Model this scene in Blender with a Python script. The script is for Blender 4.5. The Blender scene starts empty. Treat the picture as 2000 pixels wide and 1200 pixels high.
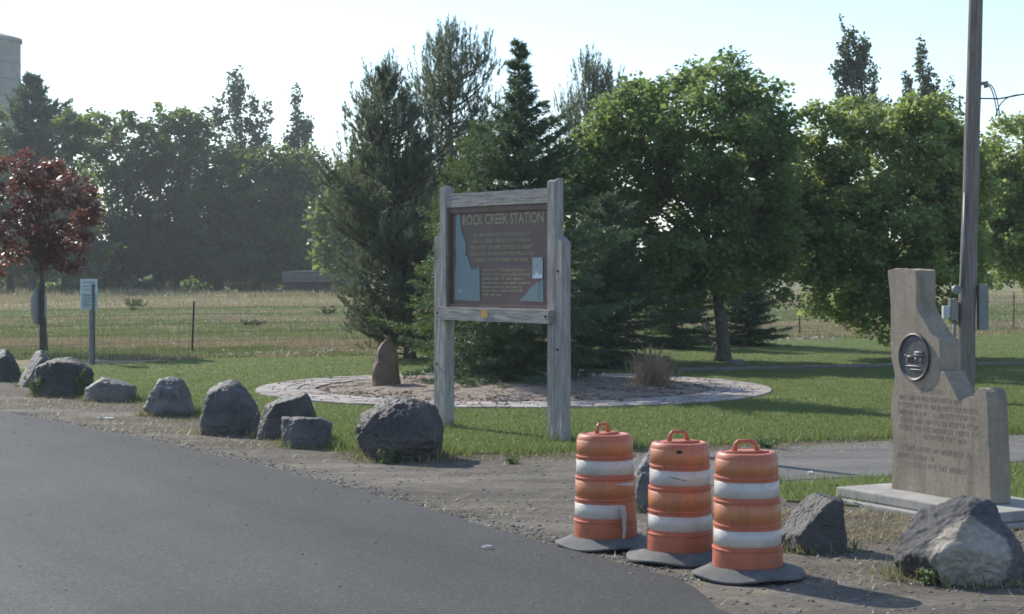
import bpy, bmesh, math, random
import numpy as np
from mathutils import Vector, Matrix, noise

# ------------------------------------------------------------------ camera, sky, sun, exposure
SC = bpy.context.scene
COL = SC.collection
F, HZ, EYE = 3400.0, 530.0, 2.2          # focal length in photo pixels, horizon row, eye height (m)
cam_d = bpy.data.cameras.new('camera')
cam = bpy.data.objects.new('camera', cam_d); COL.objects.link(cam)
cam.location = (0, 0, EYE); cam.rotation_euler = (math.radians(90), 0, 0)
cam_d.sensor_width = 36.0; cam_d.lens = 36.0 * F / 2000.0
cam_d.shift_y = -(600.0 - HZ) / 2000.0
cam_d.clip_start = 0.1; cam_d.clip_end = 6000
SC.camera = cam

SUN_AZ, SUN_EL = math.radians(40), math.radians(35)     # azimuth to the left of straight ahead
S = Vector((-math.sin(SUN_AZ) * math.cos(SUN_EL), math.cos(SUN_AZ) * math.cos(SUN_EL), math.sin(SUN_EL)))
sun_d = bpy.data.lights.new('sun', 'SUN'); sun_d.energy = 3.0; sun_d.angle = math.radians(0.55)
sun_d.color = (1.0, 0.94, 0.83)
sun = bpy.data.objects.new('sun', sun_d); COL.objects.link(sun)
sun.rotation_euler = (-S).to_track_quat('-Z', 'Y').to_euler(); sun.location = S * 60

W = bpy.data.worlds.new('World'); SC.world = W; W.use_nodes = True
wn, wl = W.node_tree.nodes, W.node_tree.links
wn.clear()
wo = wn.new('ShaderNodeOutputWorld'); bg = wn.new('ShaderNodeBackground'); sky = wn.new('ShaderNodeTexSky')
sky.sky_type = 'NISHITA'; sky.sun_disc = False; sky.sun_elevation = SUN_EL; sky.sun_rotation = -SUN_AZ
sky.air_density = 1.0; sky.dust_density = 0.3; sky.ozone_density = 2.8
bg.inputs['Strength'].default_value = 0.107
# thin high cloud, as the right of the photograph shows
tc = wn.new('ShaderNodeTexCoord'); mp = wn.new('ShaderNodeMapping'); mp.inputs['Scale'].default_value = (2.2, 2.2, 9.0)
nz = wn.new('ShaderNodeTexNoise'); nz.inputs['Scale'].default_value = 2.6; nz.inputs['Detail'].default_value = 6
cr = wn.new('ShaderNodeValToRGB'); cr.color_ramp.elements[0].position = 0.54; cr.color_ramp.elements[1].position = 0.80
cr.color_ramp.elements[1].color = (0.5, 0.5, 0.5, 1)
mx = wn.new('ShaderNodeMixRGB'); mx.inputs[2].default_value = (8.0, 8.0, 8.0, 1)
wl.new(tc.outputs['Generated'], mp.inputs[0]); wl.new(mp.outputs[0], nz.inputs['Vector'])
wl.new(nz.outputs['Fac'], cr.inputs[0]); wl.new(cr.outputs[0], mx.inputs[0]); wl.new(sky.outputs[0], mx.inputs[1])
wl.new(mx.outputs[0], bg.inputs[0]); wl.new(bg.outputs[0], wo.inputs[0])

SC.view_settings.view_transform = 'Standard'; SC.view_settings.look = 'None'
SC.view_settings.exposure = 1.03; SC.view_settings.gamma = 1.0
SC.render.engine = 'CYCLES'
SC.cycles.max_bounces = 6; SC.cycles.diffuse_bounces = 4; SC.cycles.glossy_bounces = 2
SC.cycles.transmission_bounces = 3; SC.cycles.volume_bounces = 0
SC.cycles.use_denoising = True
SC.cycles.filter_width = 1.7

R = random.Random(7)

# ------------------------------------------------------------------ helpers
def G(px, py, z=0.0):                      # survey point on the ground (metres) from a photo point
    Y = F * (EYE - z) / (py - HZ)
    return ((px - 1000.0) / F * Y, Y)

def UZ(px, py, P0, d):                     # point on an upright plane through P0 along d -> (u, z)
    k = (px - 1000.0) / F
    u = (k * P0[1] - P0[0]) / (d[0] - k * d[1])
    Y = P0[1] + u * d[1]
    return u, EYE - (py - HZ) * Y / F

def tag(o, label=None, cat=None, group=None, kind=None):
    if label: o['label'] = label
    if cat: o['category'] = cat
    if group: o['group'] = group
    if kind: o['kind'] = kind
    return o

def empty(name, loc, rz=0.0):
    o = bpy.data.objects.new(name, None); COL.objects.link(o)
    o.location = loc; o.rotation_euler = (0, 0, rz); o.empty_display_size = 0.2
    return o

def link(name, me, mat, parent=None, smooth=False):
    if mat is not None: me.materials.append(mat)
    if smooth:
        me.polygons.foreach_set('use_smooth', np.ones(len(me.polygons), dtype=bool))
    o = bpy.data.objects.new(name, me); COL.objects.link(o)
    if parent is not None: o.parent = parent
    return o

def np_mesh(name, V, Fc):                  # V (n,3), Fc (m,k) arrays
    V = np.asarray(V, dtype=np.float32); Fc = np.asarray(Fc, dtype=np.int32)
    me = bpy.data.meshes.new(name)
    m, k = Fc.shape
    me.vertices.add(len(V)); me.vertices.foreach_set('co', V.ravel())
    me.loops.add(m * k); me.loops.foreach_set('vertex_index', Fc.ravel())
    me.polygons.add(m); me.polygons.foreach_set('loop_start', np.arange(0, m * k, k, dtype=np.int32))
    me.polygons.foreach_set('loop_total', np.full(m, k, dtype=np.int32))
    me.update(calc_edges=True)
    return me

class MB:
    def __init__(s): s.v, s.f = [], []
    def add(s, vs, fs):
        n = len(s.v); s.v += [tuple(v) for v in vs]; s.f += [tuple(i + n for i in f) for f in fs]; return s
    def box(s, c, size, M=None):
        x, y, z = [a / 2 for a in size]; c = Vector(c)
        vs = [Vector((a * x, b * y, d * z)) for a in (-1, 1) for b in (-1, 1) for d in (-1, 1)]
        if M is not None: vs = [M @ v for v in vs]
        return s.add([v + c for v in vs], [(0, 1, 3, 2), (4, 6, 7, 5), (0, 4, 5, 1), (2, 3, 7, 6), (0, 2, 6, 4), (1, 5, 7, 3)])
    def tube(s, pts, rad, n=8, cap=True):
        pts = [Vector(p) for p in pts]
        if not hasattr(rad, '__len__'): rad = [rad] * len(pts)
        vs, fs = [], []; ref = Vector((0.31, 0.95, 0.05))
        for i, p in enumerate(pts):
            t = (pts[min(i + 1, len(pts) - 1)] - pts[max(i - 1, 0)])
            t = t.normalized() if t.length > 1e-9 else Vector((0, 0, 1))
            a = t.cross(ref)
            if a.length < 1e-3: a = t.cross(Vector((1, 0, 0)))
            a.normalize(); b = t.cross(a)
            for j in range(n):
                q = 2 * math.pi * j / n
                vs.append(p + (a * math.cos(q) + b * math.sin(q)) * rad[i])
        for i in range(len(pts) - 1):
            for j in range(n):
                k = (j + 1) % n
                fs.append((i * n + j, i * n + k, (i + 1) * n + k, (i + 1) * n + j))
        if cap:
            fs.append(tuple(range(n - 1, -1, -1))); fs.append(tuple((len(pts) - 1) * n + j for j in range(n)))
        return s.add(vs, fs)
    def lathe(s, prof, n=48, a0=0.0, a1=2 * math.pi, warp=None):
        closed = abs(a1 - a0 - 2 * math.pi) < 1e-6
        m = n if closed else n + 1
        vs, fs = [], []
        for (r, z) in prof:
            for j in range(m):
                q = a0 + (a1 - a0) * j / n
                vs.append((r * math.cos(q), r * math.sin(q), z + (warp(q, r) if warp else 0)))
        for i in range(len(prof) - 1):
            for j in range(n):
                k = (j + 1) % m
                fs.append((i * m + j, i * m + k, (i + 1) * m + k, (i + 1) * m + j))
        return s.add(vs, fs)
    def prism(s, poly, fn, t0, t1):         # poly of 2-D points; fn(u, z, t) -> 3-D
        n = len(poly)
        vs = [fn(p[0], p[1], t0) for p in poly] + [fn(p[0], p[1], t1) for p in poly]
        fs = [tuple(range(n)), tuple(range(2 * n - 1, n - 1, -1))]
        fs += [(i, (i + 1) % n, n + (i + 1) % n, n + i) for i in range(n)]
        return s.add(vs, fs)
    def build(s, name, mat, parent=None, smooth=False, bevel=0.0, sharp=None):
        me = bpy.data.meshes.new(name); me.from_pydata([tuple(v) for v in s.v], [], s.f); me.update()
        bm = bmesh.new(); bm.from_mesh(me)
        bmesh.ops.recalc_face_normals(bm, faces=bm.faces)
        if bevel:
            bmesh.ops.bevel(bm, geom=[e for e in bm.edges if len(e.link_faces) == 2 and e.calc_face_angle(0) > 0.5],
                            offset=bevel, segments=2, affect='EDGES', profile=0.6)
        bm.to_mesh(me); bm.free()
        o = link(name, me, mat, parent, smooth)
        if sharp is not None:
            me.set_sharp_from_angle(angle=sharp)
        return o

# ------------------------------------------------------------------ materials
class NT:
    def __init__(s, name):
        s.m = bpy.data.materials.new(name); s.m.use_nodes = True
        s.n, s.l = s.m.node_tree.nodes, s.m.node_tree.links
        s.b = s.n['Principled BSDF']; s.out = s.n['Material Output']
    def node(s, t, **kw):
        x = s.n.new(t)
        for k, v in kw.items(): setattr(x, k, v)
        return x
    def coord(s, scale=(1, 1, 1), which='Object'):
        t = s.node('ShaderNodeTexCoord'); m = s.node('ShaderNodeMapping'); m.inputs['Scale'].default_value = scale
        s.l.new(t.outputs[which], m.inputs[0]); return m.outputs[0]
    def world(s, scale=(1, 1, 1)):
        t = s.node('ShaderNodeNewGeometry'); m = s.node('ShaderNodeMapping'); m.inputs['Scale'].default_value = scale
        s.l.new(t.outputs['Position'], m.inputs[0]); return m.outputs[0]
    def noise(s, vec, scale, detail=4, rough=0.55):
        x = s.node('ShaderNodeTexNoise'); x.inputs['Scale'].default_value = scale
        x.inputs['Detail'].default_value = detail; x.inputs['Roughness'].default_value = rough
        s.l.new(vec, x.inputs['Vector']); return x.outputs['Fac']
    def voro(s, vec, scale, out='Color'):
        x = s.node('ShaderNodeTexVoronoi'); x.inputs['Scale'].default_value = scale
        s.l.new(vec, x.inputs['Vector']); return x.outputs[out]
    def ramp(s, fac, stops):
        x = s.node('ShaderNodeValToRGB'); e = x.color_ramp.elements
        while len(e) < len(stops): e.new(0.5)
        for i, (p, c) in enumerate(stops):
            e[i].position = p; e[i].color = (*c, 1) if len(c) == 3 else c
        s.l.new(fac, x.inputs[0]); return x.outputs[0]
    def mix(s, a, b, fac, mode='MIX'):
        x = s.node('ShaderNodeMixRGB', blend_type=mode)
        for i, v in ((0, fac), (1, a), (2, b)):
            if hasattr(v, 'is_linked') or hasattr(v, 'links'): s.l.new(v, x.inputs[i])
            elif i == 0: x.inputs[0].default_value = v
            else: x.inputs[i].default_value = (*v, 1)
        return x.outputs[0]
    def step(s, fac, a, b):
        return s.ramp(fac, [(a, (0, 0, 0)), (b, (1, 1, 1))])
    def bump(s, h, strength=0.3, dist=0.02):
        x = s.node('ShaderNodeBump'); x.inputs['Strength'].default_value = strength; x.inputs['Distance'].default_value = dist
        s.l.new(h, x.inputs['Height']); s.l.new(x.outputs[0], s.b.inputs['Normal']); return x
    def base(s, c):
        if hasattr(c, 'links'): s.l.new(c, s.b.inputs['Base Color'])
        else: s.b.inputs['Base Color'].default_value = (*c, 1)
        return s
    def set(s, rough=0.8, metal=0.0, spec=0.4):
        s.b.inputs['Roughness'].default_value = rough; s.b.inputs['Metallic'].default_value = metal
        s.b.inputs['Specular IOR Level'].default_value = spec; return s

def M_leaf(name, c0, c1, trans, tw=0.35, rough=0.55, big=0.6, spec=0.3):
    t = NT(name)
    g = t.node('ShaderNodeNewGeometry')
    c = t.ramp(g.outputs['Random Per Island'], [(0.0, c0), (1.0, c1)])
    n = t.noise(t.world(), big, 3)
    c = t.mix(c, tuple(min(1, 0.5 * (a + b) * 1.35) for a, b in zip(c0, c1)), t.ramp(n, [(0.42, (0, 0, 0)), (0.66, (0.8, 0.8, 0.8))]))
    t.base(c).set(rough, 0, spec)
    tr = t.node('ShaderNodeBsdfTranslucent'); tr.inputs[0].default_value = (*trans, 1)
    ms = t.node('ShaderNodeMixShader'); ms.inputs[0].default_value = tw
    t.l.new(t.b.outputs[0], ms.inputs[1]); t.l.new(tr.outputs[0], ms.inputs[2]); t.l.new(ms.outputs[0], t.out.inputs[0])
    return t.m

def M_plain(name, c, rough=0.7, metal=0.0, var=0.25, scale=6.0, bump=0.0, spec=0.4, detail=5):
    t = NT(name); v = t.coord()
    n = t.noise(v, scale, detail)
    c2 = tuple(a * (1 - var) for a in c); c3 = tuple(min(1, a * (1 + var)) for a in c)
    t.base(t.ramp(n, [(0.3, c2), (0.7, c3)])).set(rough, metal, spec)
    if bump: t.bump(t.noise(v, scale * 6, 4), bump, 0.01)
    return t.m

def M_rock(name, dark, mid, light, pale=0.5, seed=0.0):
    t = NT(name); g = t.coord()
    mpn = g.node; mpn.inputs['Location'].default_value = (seed, seed * 1.7, seed * 0.6)
    n1 = t.noise(g, 1.6, 6, 0.62); n2 = t.noise(g, 9.0, 6, 0.65); n3 = t.noise(g, 42.0, 4, 0.6)
    c = t.ramp(n1, [(0.32, dark), (0.5, mid), (0.70, light)])
    c = t.mix(c, light, t.ramp(n2, [(pale, (0, 0, 0)), (pale + 0.14, (0.75, 0.75, 0.75))]))
    c = t.mix(c, tuple(a * 0.35 for a in dark), t.ramp(n2, [(0.27, (0.85, 0.85, 0.85)), (0.40, (0, 0, 0))]))
    c = t.mix(c, t.ramp(n3, [(0.3, (0.62, 0.62, 0.62)), (0.7, (1.25, 1.25, 1.25))]), 0.8, 'MULTIPLY')
    t.base(c).set(0.66, 0, 0.4)
    vo = t.node('ShaderNodeTexVoronoi', feature='DISTANCE_TO_EDGE'); vo.inputs['Scale'].default_value = 2.6; t.l.new(t.mix(g, t.node('ShaderNodeTexNoise').outputs['Color'], 0.12), vo.inputs['Vector'])
    ck = t.ramp(vo.outputs['Distance'], [(0.0, (0, 0, 0)), (0.035, (1, 1, 1))])
    h = t.mix(t.mix(n2, n3, 0.4), ck, 0.22); t.bump(h, 0.85, 0.05)
    zz = t.node('ShaderNodeSeparateXYZ'); t.l.new(t.coord(), zz.inputs[0]); lo_ = t.node('ShaderNodeMath', operation='MULTIPLY_ADD'); t.l.new(n1, lo_.inputs[0]); lo_.inputs[1].default_value = 0.9; t.l.new(zz.outputs[2], lo_.inputs[2])
    c = t.mix(tuple(0.8 * a + 0.2 * b for a, b in zip(light, mid)), c, t.ramp(lo_.outputs[0], [(0.58, (0.35,) * 3), (0.74, (1, 1, 1))]))
    c = t.mix(c, (0.22, 0.225, 0.19), t.ramp(t.noise(g, 5.0, 6, 0.7), [(0.66, (0, 0, 0)), (0.74, (0.5,) * 3)]))        # lichen
    t.base(c)
    return t.m

# ground -----------------------------------------------------------
def m_field():
    t = NT('field_grass_soil'); w = t.world()
    wa = t.world((0.35, 1.0, 1.0))
    sep = t.node('ShaderNodeSeparateXYZ'); t.l.new(w, sep.inputs[0])
    big = t.noise(wa, 0.11, 5, 0.6); mid = t.noise(w, 0.9, 6, 0.65); fine = t.noise(w, 9.0, 5, 0.6)
    green = t.ramp(fine, [(0.3, (0.09, 0.12, 0.045)), (0.7, (0.15, 0.175, 0.072))])
    tan = t.ramp(fine, [(0.3, (0.20, 0.165, 0.095)), (0.7, (0.33, 0.28, 0.17))])
    # mown swaths run across the view: strips of drier and greener growth
    mr = t.node('ShaderNodeMapRange'); mr.inputs[1].default_value = 40; mr.inputs[2].default_value = 240
    wob = t.node('ShaderNodeMath', operation='MULTIPLY_ADD'); t.l.new(t.noise(t.world((0.06, 0.15, 1)), 1.0, 5, 0.65), wob.inputs[0]); wob.inputs[1].default_value = 34.0; t.l.new(sep.outputs[1], wob.inputs[2])
    sb = t.node('ShaderNodeMath', operation='SUBTRACT'); t.l.new(wob.outputs[0], sb.inputs[0]); sb.inputs[1].default_value = 17.0
    t.l.new(sb.outputs[0], mr.inputs[0])
    strip = t.ramp(mr.outputs[0], [(0.0, (0.80,) * 3), (0.075, (0.9,) * 3), (0.13, (0.28,) * 3), (0.165, (0.62,) * 3),
                                   (0.21, (0.2,) * 3), (0.31, (0.25,) * 3), (0.36, (0.95,) * 3), (0.8, (0.95,) * 3), (0.86, (0.35,) * 3)])
    k = t.mix(strip, t.ramp(big, [(0.3, (0, 0, 0)), (0.7, (1, 1, 1))]), 0.5)
    k = t.mix(k, t.ramp(mid, [(0.3, (0, 0, 0)), (0.72, (1, 1, 1))]), 0.38)
    c = t.mix(green, tan, t.ramp(k, [(0.28, (0, 0, 0)), (0.68, (1, 1, 1))]))
    t.base(c).set(0.95, 0, 0.1); t.bump(t.mix(mid, fine, 0.5), 0.6, 0.12)
    return t.m
def m_lawn():
    t = NT('lawn_turf'); w = t.world()
    a = t.noise(w, 0.5, 5, 0.6); b = t.noise(w, 7.0, 5, 0.7)
    c = t.ramp(b, [(0.25, (0.075, 0.105, 0.034)), (0.75, (0.135, 0.175, 0.062))])
    c = t.mix(c, (0.17, 0.175, 0.07), t.ramp(a, [(0.45, (0, 0, 0)), (0.75, (0.55, 0.55, 0.55))]))
    t.base(c).set(0.95, 0, 0.1); t.bump(b, 0.6, 0.05)
    return t.m
def m_gravel():
    t = NT('gravel_dirt'); w = t.world(); wa = t.world((0.38, 1.15, 1.0))
    a = t.noise(wa, 1.0, 7, 0.66); b = t.noise(w, 3.4, 6, 0.65); v = t.voro(w, 26.0); f = t.noise(w, 34, 4, 0.7)
    c = t.ramp(a, [(0.30, (0.075, 0.066, 0.054)), (0.5, (0.112, 0.10, 0.083)), (0.68, (0.20, 0.178, 0.148))])
    c = t.mix(c, (0.25, 0.20, 0.125), t.ramp(b, [(0.54, (0, 0, 0)), (0.70, (0.7, 0.7, 0.7))]))
    sp = t.node('ShaderNodeSeparateXYZ'); t.l.new(v, sp.inputs[0])
    c = t.mix(c, t.ramp(sp.outputs[0], [(0.0, (0.75,) * 3), (0.8, (1.1,) * 3), (1.0, (1.4,) * 3)]), 0.6, 'MULTIPLY')
    c = t.mix(c, t.ramp(f, [(0.3, (0.75,) * 3), (0.7, (1.2,) * 3)]), 0.7, 'MULTIPLY')
    t.base(c).set(0.95, 0, 0.15); t.bump(t.mix(f, sp.outputs[0], 0.4), 0.5, 0.015)
    return t.m
def m_asphalt():
    t = NT('asphalt'); w = t.world(); wa = t.world((0.5, 0.3, 1))
    a = t.noise(wa, 0.7, 6, 0.6); f = t.noise(w, 60, 4, 0.75); v = t.voro(w, 75.0)
    sp = t.node('ShaderNodeSeparateXYZ'); t.l.new(v, sp.inputs[0])
    c = t.ramp(a, [(0.3, (0.054, 0.0557, 0.055)), (0.7, (0.088, 0.089, 0.0875))])
    c = t.mix(c, t.ramp(sp.outputs[0], [(0.0, (0.6,) * 3), (0.85, (1.1,) * 3), (1.0, (2.2,) * 3)]), 0.75, 'MULTIPLY')
    c = t.mix(c, t.ramp(f, [(0.3, (0.7,) * 3), (0.7, (1.25,) * 3)]), 0.8, 'MULTIPLY')
    st = t.noise(t.world((0.9, 0.22, 1)), 1.3, 3)
    c = t.mix(c, (0.10, 0.097, 0.092), t.ramp(st, [(0.60, (0, 0, 0)), (0.72, (0.35,) * 3)]))
    mt_ = t.node('ShaderNodeMapping'); mt_.inputs['Rotation'].default_value = (0, 0, math.radians(58)); t.l.new(w, mt_.inputs[0])
    ms_ = t.node('ShaderNodeMapping'); ms_.inputs['Scale'].default_value = (0.10, 1.0, 1.0); t.l.new(mt_.outputs[0], ms_.inputs[0])
    c = t.mix(c, t.ramp(t.noise(ms_.outputs[0], 1.1, 5, 0.6), [(0.3, (0.82,) * 3), (0.7, (1.16,) * 3)]), 1.0, 'MULTIPLY')
    c = t.mix(c, (0.028, 0.028, 0.028), t.ramp(t.noise(w, 1.7, 4, 0.6), [(0.68, (0, 0, 0)), (0.76, (0.4,) * 3)]))
    vp = t.node('ShaderNodeVectorMath', operation='DOT_PRODUCT'); t.l.new(w, vp.inputs[0]); vp.inputs[1].default_value = (-0.849, -0.528, 0)
    nb = t.noise(w, 0.8, 3); ma = t.node('ShaderNodeMath', operation='MULTIPLY_ADD'); t.l.new(nb, ma.inputs[0]); ma.inputs[1].default_value = 1.2; t.l.new(vp.outputs['Value'], ma.inputs[2])
    mr = t.node('ShaderNodeMapRange'); mr.inputs[1].default_value = -7.0; mr.inputs[2].default_value = -2.6; t.l.new(ma.outputs[0], mr.inputs[0])
    c = t.mix(t.mix(c, (0.72, 0.72, 0.72), 1.0, 'MULTIPLY'), c, mr.outputs[0])      # darker, newer mat along the edge
    t.base(c).set(0.85, 0, 0.22); t.bump(t.mix(f, sp.outputs[0], 0.5), 0.45, 0.008)
    return t.m

MF, ML, MG, MA = m_field(), m_lawn(), m_gravel(), m_asphalt()
M_bark = M_plain('tree_bark', (0.10, 0.085, 0.07), 0.95, 0, 0.45, 9, 0.6)
M_barkf = M_plain('far_bark', (0.06, 0.052, 0.045), 0.95, 0, 0.4, 3)
L_maple = M_leaf('maple_leaf', (0.078, 0.128, 0.051), (0.158, 0.224, 0.086), (0.269, 0.374, 0.105), 0.42)  # raised blue puts the grey veil of glare into the leaf colour
L_maple2 = M_leaf('light_maple_leaf', (0.112, 0.171, 0.068), (0.236, 0.301, 0.124), (0.401, 0.484, 0.142), 0.46)
L_far = M_leaf('far_leaf', (0.046, 0.080, 0.023), (0.097, 0.143, 0.038), (0.194, 0.274, 0.046), 0.42, big=0.2)
L_farl = M_leaf('far_light_leaf', (0.069, 0.109, 0.029), (0.132, 0.184, 0.048), (0.253, 0.345, 0.057), 0.45, big=0.2)
L_poplar = M_leaf('poplar_leaf', (0.075, 0.100, 0.056), (0.138, 0.163, 0.100), (0.138, 0.175, 0.062), 0.3, 0.4, spec=0.5)
L_plum = M_leaf('plum_leaf', (0.080, 0.048, 0.043), (0.192, 0.099, 0.077), (0.272, 0.099, 0.064), 0.32, 0.42, spec=0.5)
L_spruce = M_leaf('spruce_needle', (0.052, 0.089, 0.052), (0.111, 0.161, 0.086), (0.129, 0.200, 0.079), 0.25)
L_spruce_lit = M_leaf('sunlit_spruce_needle', (0.066, 0.108, 0.041), (0.126, 0.180, 0.070), (0.156, 0.228, 0.060), 0.3)  # brighter green paints in the sunlit side of the spruce
L_pine = M_leaf('pine_needle', (0.082, 0.108, 0.07), (0.155, 0.185, 0.125), (0.17, 0.205, 0.105), 0.34)
L_grass = M_leaf('lawn_blade', (0.085, 0.12, 0.034), (0.16, 0.195, 0.072), (0.20, 0.25, 0.07), 0.4, big=0.5)
L_dry = M_leaf('dry_blade', (0.23, 0.19, 0.11), (0.40, 0.335, 0.215), (0.32, 0.26, 0.15), 0.3, big=0.7)
L_mead = M_leaf('meadow_blade', (0.11, 0.14, 0.06), (0.19, 0.21, 0.10), (0.2, 0.23, 0.085), 0.34, big=0.3)
L_weed = M_leaf('weed_leaf', (0.09, 0.13, 0.05), (0.16, 0.21, 0.09), (0.16, 0.22, 0.06), 0.3)
L_red = M_leaf('dry_stalk', (0.22, 0.15, 0.115), (0.42, 0.33, 0.26), (0.34, 0.24, 0.17), 0.3)

# ------------------------------------------------------------------ ground sheets
def jitter_poly(pts, step, amp, seed, closed=True):
    out = []; n = len(pts)
    for i in range(n if closed else n - 1):
        a, b = Vector(pts[i]).to_2d(), Vector(pts[(i + 1) % n]).to_2d()
        L = (b - a).length; k = max(1, min(260, int(L / step)))
        for j in range(k):
            p = a.lerp(b, j / k)
            q = noise.noise_vector(Vector((p.x * 0.9, p.y * 0.9, seed)))
            q2 = noise.noise_vector(Vector((p.x * 4.1, p.y * 4.1, seed + 5)))
            out.append((p.x + amp * (q.x + 0.5 * q2.x), p.y + amp * (q.y + 0.5 * q2.y)))
    return out

def sheet(name, poly, z, mat, label=None):
    bm = bmesh.new()
    vs = [bm.verts.new((p[0], p[1], z)) for p in poly]
    f = bm.faces.new(vs); f.normal_update()
    if f.normal.z < 0: f.normal_flip()
    low = [bm.verts.new((p[0], p[1], z - 0.05)) for p in poly]; k = len(vs); up = f.verts[:] ; idx = {v: i for i, v in enumerate(vs)}
    for a, b in zip(up, up[1:] + up[:1]): bm.faces.new((b, a, low[idx[a]], low[idx[b]]))
    bmesh.ops.triangulate(bm, faces=[f], ngon_method='EAR_CLIP')
    me = bpy.data.meshes.new(name); bm.to_mesh(me); bm.free()
    o = link(name, me, mat); tag(o, label, None, None, 'structure')
    return o

# the field: one sheet to the horizon, gently uneven away from the lawn
def field_h(x, y):
    d = max(0.0, min(1.0, (y - 48) / 30.0))
    return d * 0.22 * noise.noise(Vector((x * 0.05, y * 0.05, 2.0))) + d * 0.10 * noise.noise(Vector((x * 0.23, y * 0.23, 4.0)))
xs = sorted(set([-2500, -1500, -800, -400, -250, -160] + list(range(-110, 111, 3)) + [160, 250, 400, 800, 1500, 2500]))
ys = sorted(set([-2000, -900, -300, -80, -30] + list(range(-10, 240, 3)) + [260, 300, 360, 450, 600, 900, 1500, 2500]))
V = [(x, y, field_h(x, y) - (0.0 if abs(x) < 300 and y < 400 else 0.3)) for y in ys for x in xs]
nx = len(xs)
Fq = [(j * nx + i, j * nx + i + 1, (j + 1) * nx + i + 1, (j + 1) * nx + i) for j in range(len(ys) - 1) for i in range(nx - 1)]
o = link('field', np_mesh('field', V, Fq), MF, None, True)
tag(o, 'wide meadow of mown green and straw coloured grass behind the lawn', kind='structure')

# gravel shoulder and drive
road_edge = [G(0, 808), G(250, 857), G(500, 915), G(700, 966), G(900, 1022), G(1080, 1076), G(1200, 1106), G(1330, 1142), G(1400, 1200)]
e0, e1 = Vector(road_edge[0]), Vector(road_edge[5])
rd = (e1 - e0).normalized(); rn = Vector((rd.y, -rd.x))      # rn points towards the road (left / near)
if rn.x > 0: rn = -rn
back = [tuple(e0 - rd * L) for L in (260, 90, 20)]
fwd = [(1.62, 10.2), (2.3, 9.0), (3.6, 7.1), (9.0, -1.6), (40, -52), (120, -180)]
edge = back + road_edge + fwd
gravel_far = [tuple(Vector(p) - rn * 1.5) for p in back] + [G(0, 745), G(100, 770), G(200, 782), G(330, 800), G(480, 838), G(640, 862), G(720, 884), G(880, 884), G(1000, 884),
              G(1120, 880), G(1270, 872), G(1400, 866), G(1740, 855), G(2100, 842), G(2600, 826)]
gravel_near = [(24, 13.0), (30, 4), (44, -50), (126, -182)]
gp = gravel_far + gravel_near + [tuple(Vector(p) + rn * 0.35) for p in reversed(fwd)] + [tuple(Vector(p) + rn * 0.35) for p in reversed(road_edge)] + [tuple(Vector(p) + rn * 0.35) for p in reversed(back)]
sheet('gravel_shoulder', jitter_poly(gp, 0.5, 0.05, 3.0), 0.012, MG, 'grey brown gravel and dirt shoulder between the asphalt and the lawn')

# asphalt, a slightly raised mat with a ragged edge
far_side = [tuple(Vector(p) + rn * 15.0) for p in (edge[0], edge[-1])]
edge_j = jitter_poly(edge, 0.12, 0.055, 9.0, closed=False) + [edge[-1]]
sheet('asphalt_road', edge_j + [far_side[1], far_side[0]], 0.045, MA, 'worn dark grey asphalt road in the foreground')

# packed grey drive crossing behind the drums
def m_drive():
    t = NT('packed_drive'); w = t.world(); a = t.noise(t.world((0.35, 1.2, 1)), 1.4, 5, 0.6); f = t.noise(w, 30, 4, 0.7)
    c = t.ramp(a, [(0.3, (0.105, 0.10, 0.093)), (0.7, (0.175, 0.167, 0.155))]); c = t.mix(c, t.ramp(f, [(0.3, (0.8,) * 3), (0.7, (1.2,) * 3)]), 0.7, 'MULTIPLY')
    t.base(c).set(0.93, 0, 0.2); t.bump(f, 0.4, 0.012); return t.m
drive_px = [(1200, 906), (1250, 893), (1330, 886), (1500, 878), (1740, 864), (2400, 833), (2400, 868), (1960, 908), (1740, 933), (1520, 942), (1420, 950), (1330, 948), (1230, 935)]
sheet('gravel_drive', jitter_poly([G(*p) for p in drive_px], 0.3, 0.10, 31.0), 0.018, m_drive(), 'packed grey drive running off to the right behind the drums')
# lawn
lawn_px = [(2700, 642), (2100, 652), (1480, 668), (1100, 682), (750, 697), (400, 702), (190, 716), (60, 722), (-70, 728), (-70, 738), (60, 742), (190, 770), (330, 796), (480, 834),
           (640, 868), (700, 887), (880, 891), (1000, 890), (1120, 886), (1270, 877), (1400, 870), (1740, 858), (2100, 844), (2700, 826)]
lawn = jitter_poly([G(*p) for p in lawn_px], 0.4, 0.12, 12.0)
sheet('lawn', lawn, 0.03, ML, 'mown green lawn behind the boulders')
verge_px = [(1500, 950), (1620, 944), (1750, 937), (1960, 915), (2300, 880), (2300, 985), (1960, 1012), (1830, 1004), (1640, 990), (1540, 984)]
verge = jitter_poly([G(*p) for p in verge_px], 0.3, 0.10, 22.0)
sheet('grass_verge', verge, 0.03, ML, 'patch of rough grass round the stone monument')

# ------------------------------------------------------------------ blades (grass as stuff)
def in_poly(P, poly):
    x, y = P[:, 0], P[:, 1]; poly = np.array(poly); ins = np.zeros(len(P), bool)
    n = len(poly); j = n - 1
    for i in range(n):
        xi, yi = poly[i]; xj, yj = poly[j]
        c = ((yi > y) != (yj > y)) & (x < (xj - xi) * (y - yi) / (yj - yi + 1e-12) + xi)
        ins ^= c; j = i
    return ins

def view_sample(n, y0, y1, rng, x_margin=1.12, power=2.0):
    # ground points, denser near the road
    u = rng.random(n)
    Y = (y0 ** (1 - power) + u * (y1 ** (1 - power) - y0 ** (1 - power))) ** (1 / (1 - power))
    X = (rng.random(n) * 2 - 1) * (0.30 * x_margin * Y + 1.2)
    return np.stack([X, Y], 1)

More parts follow.
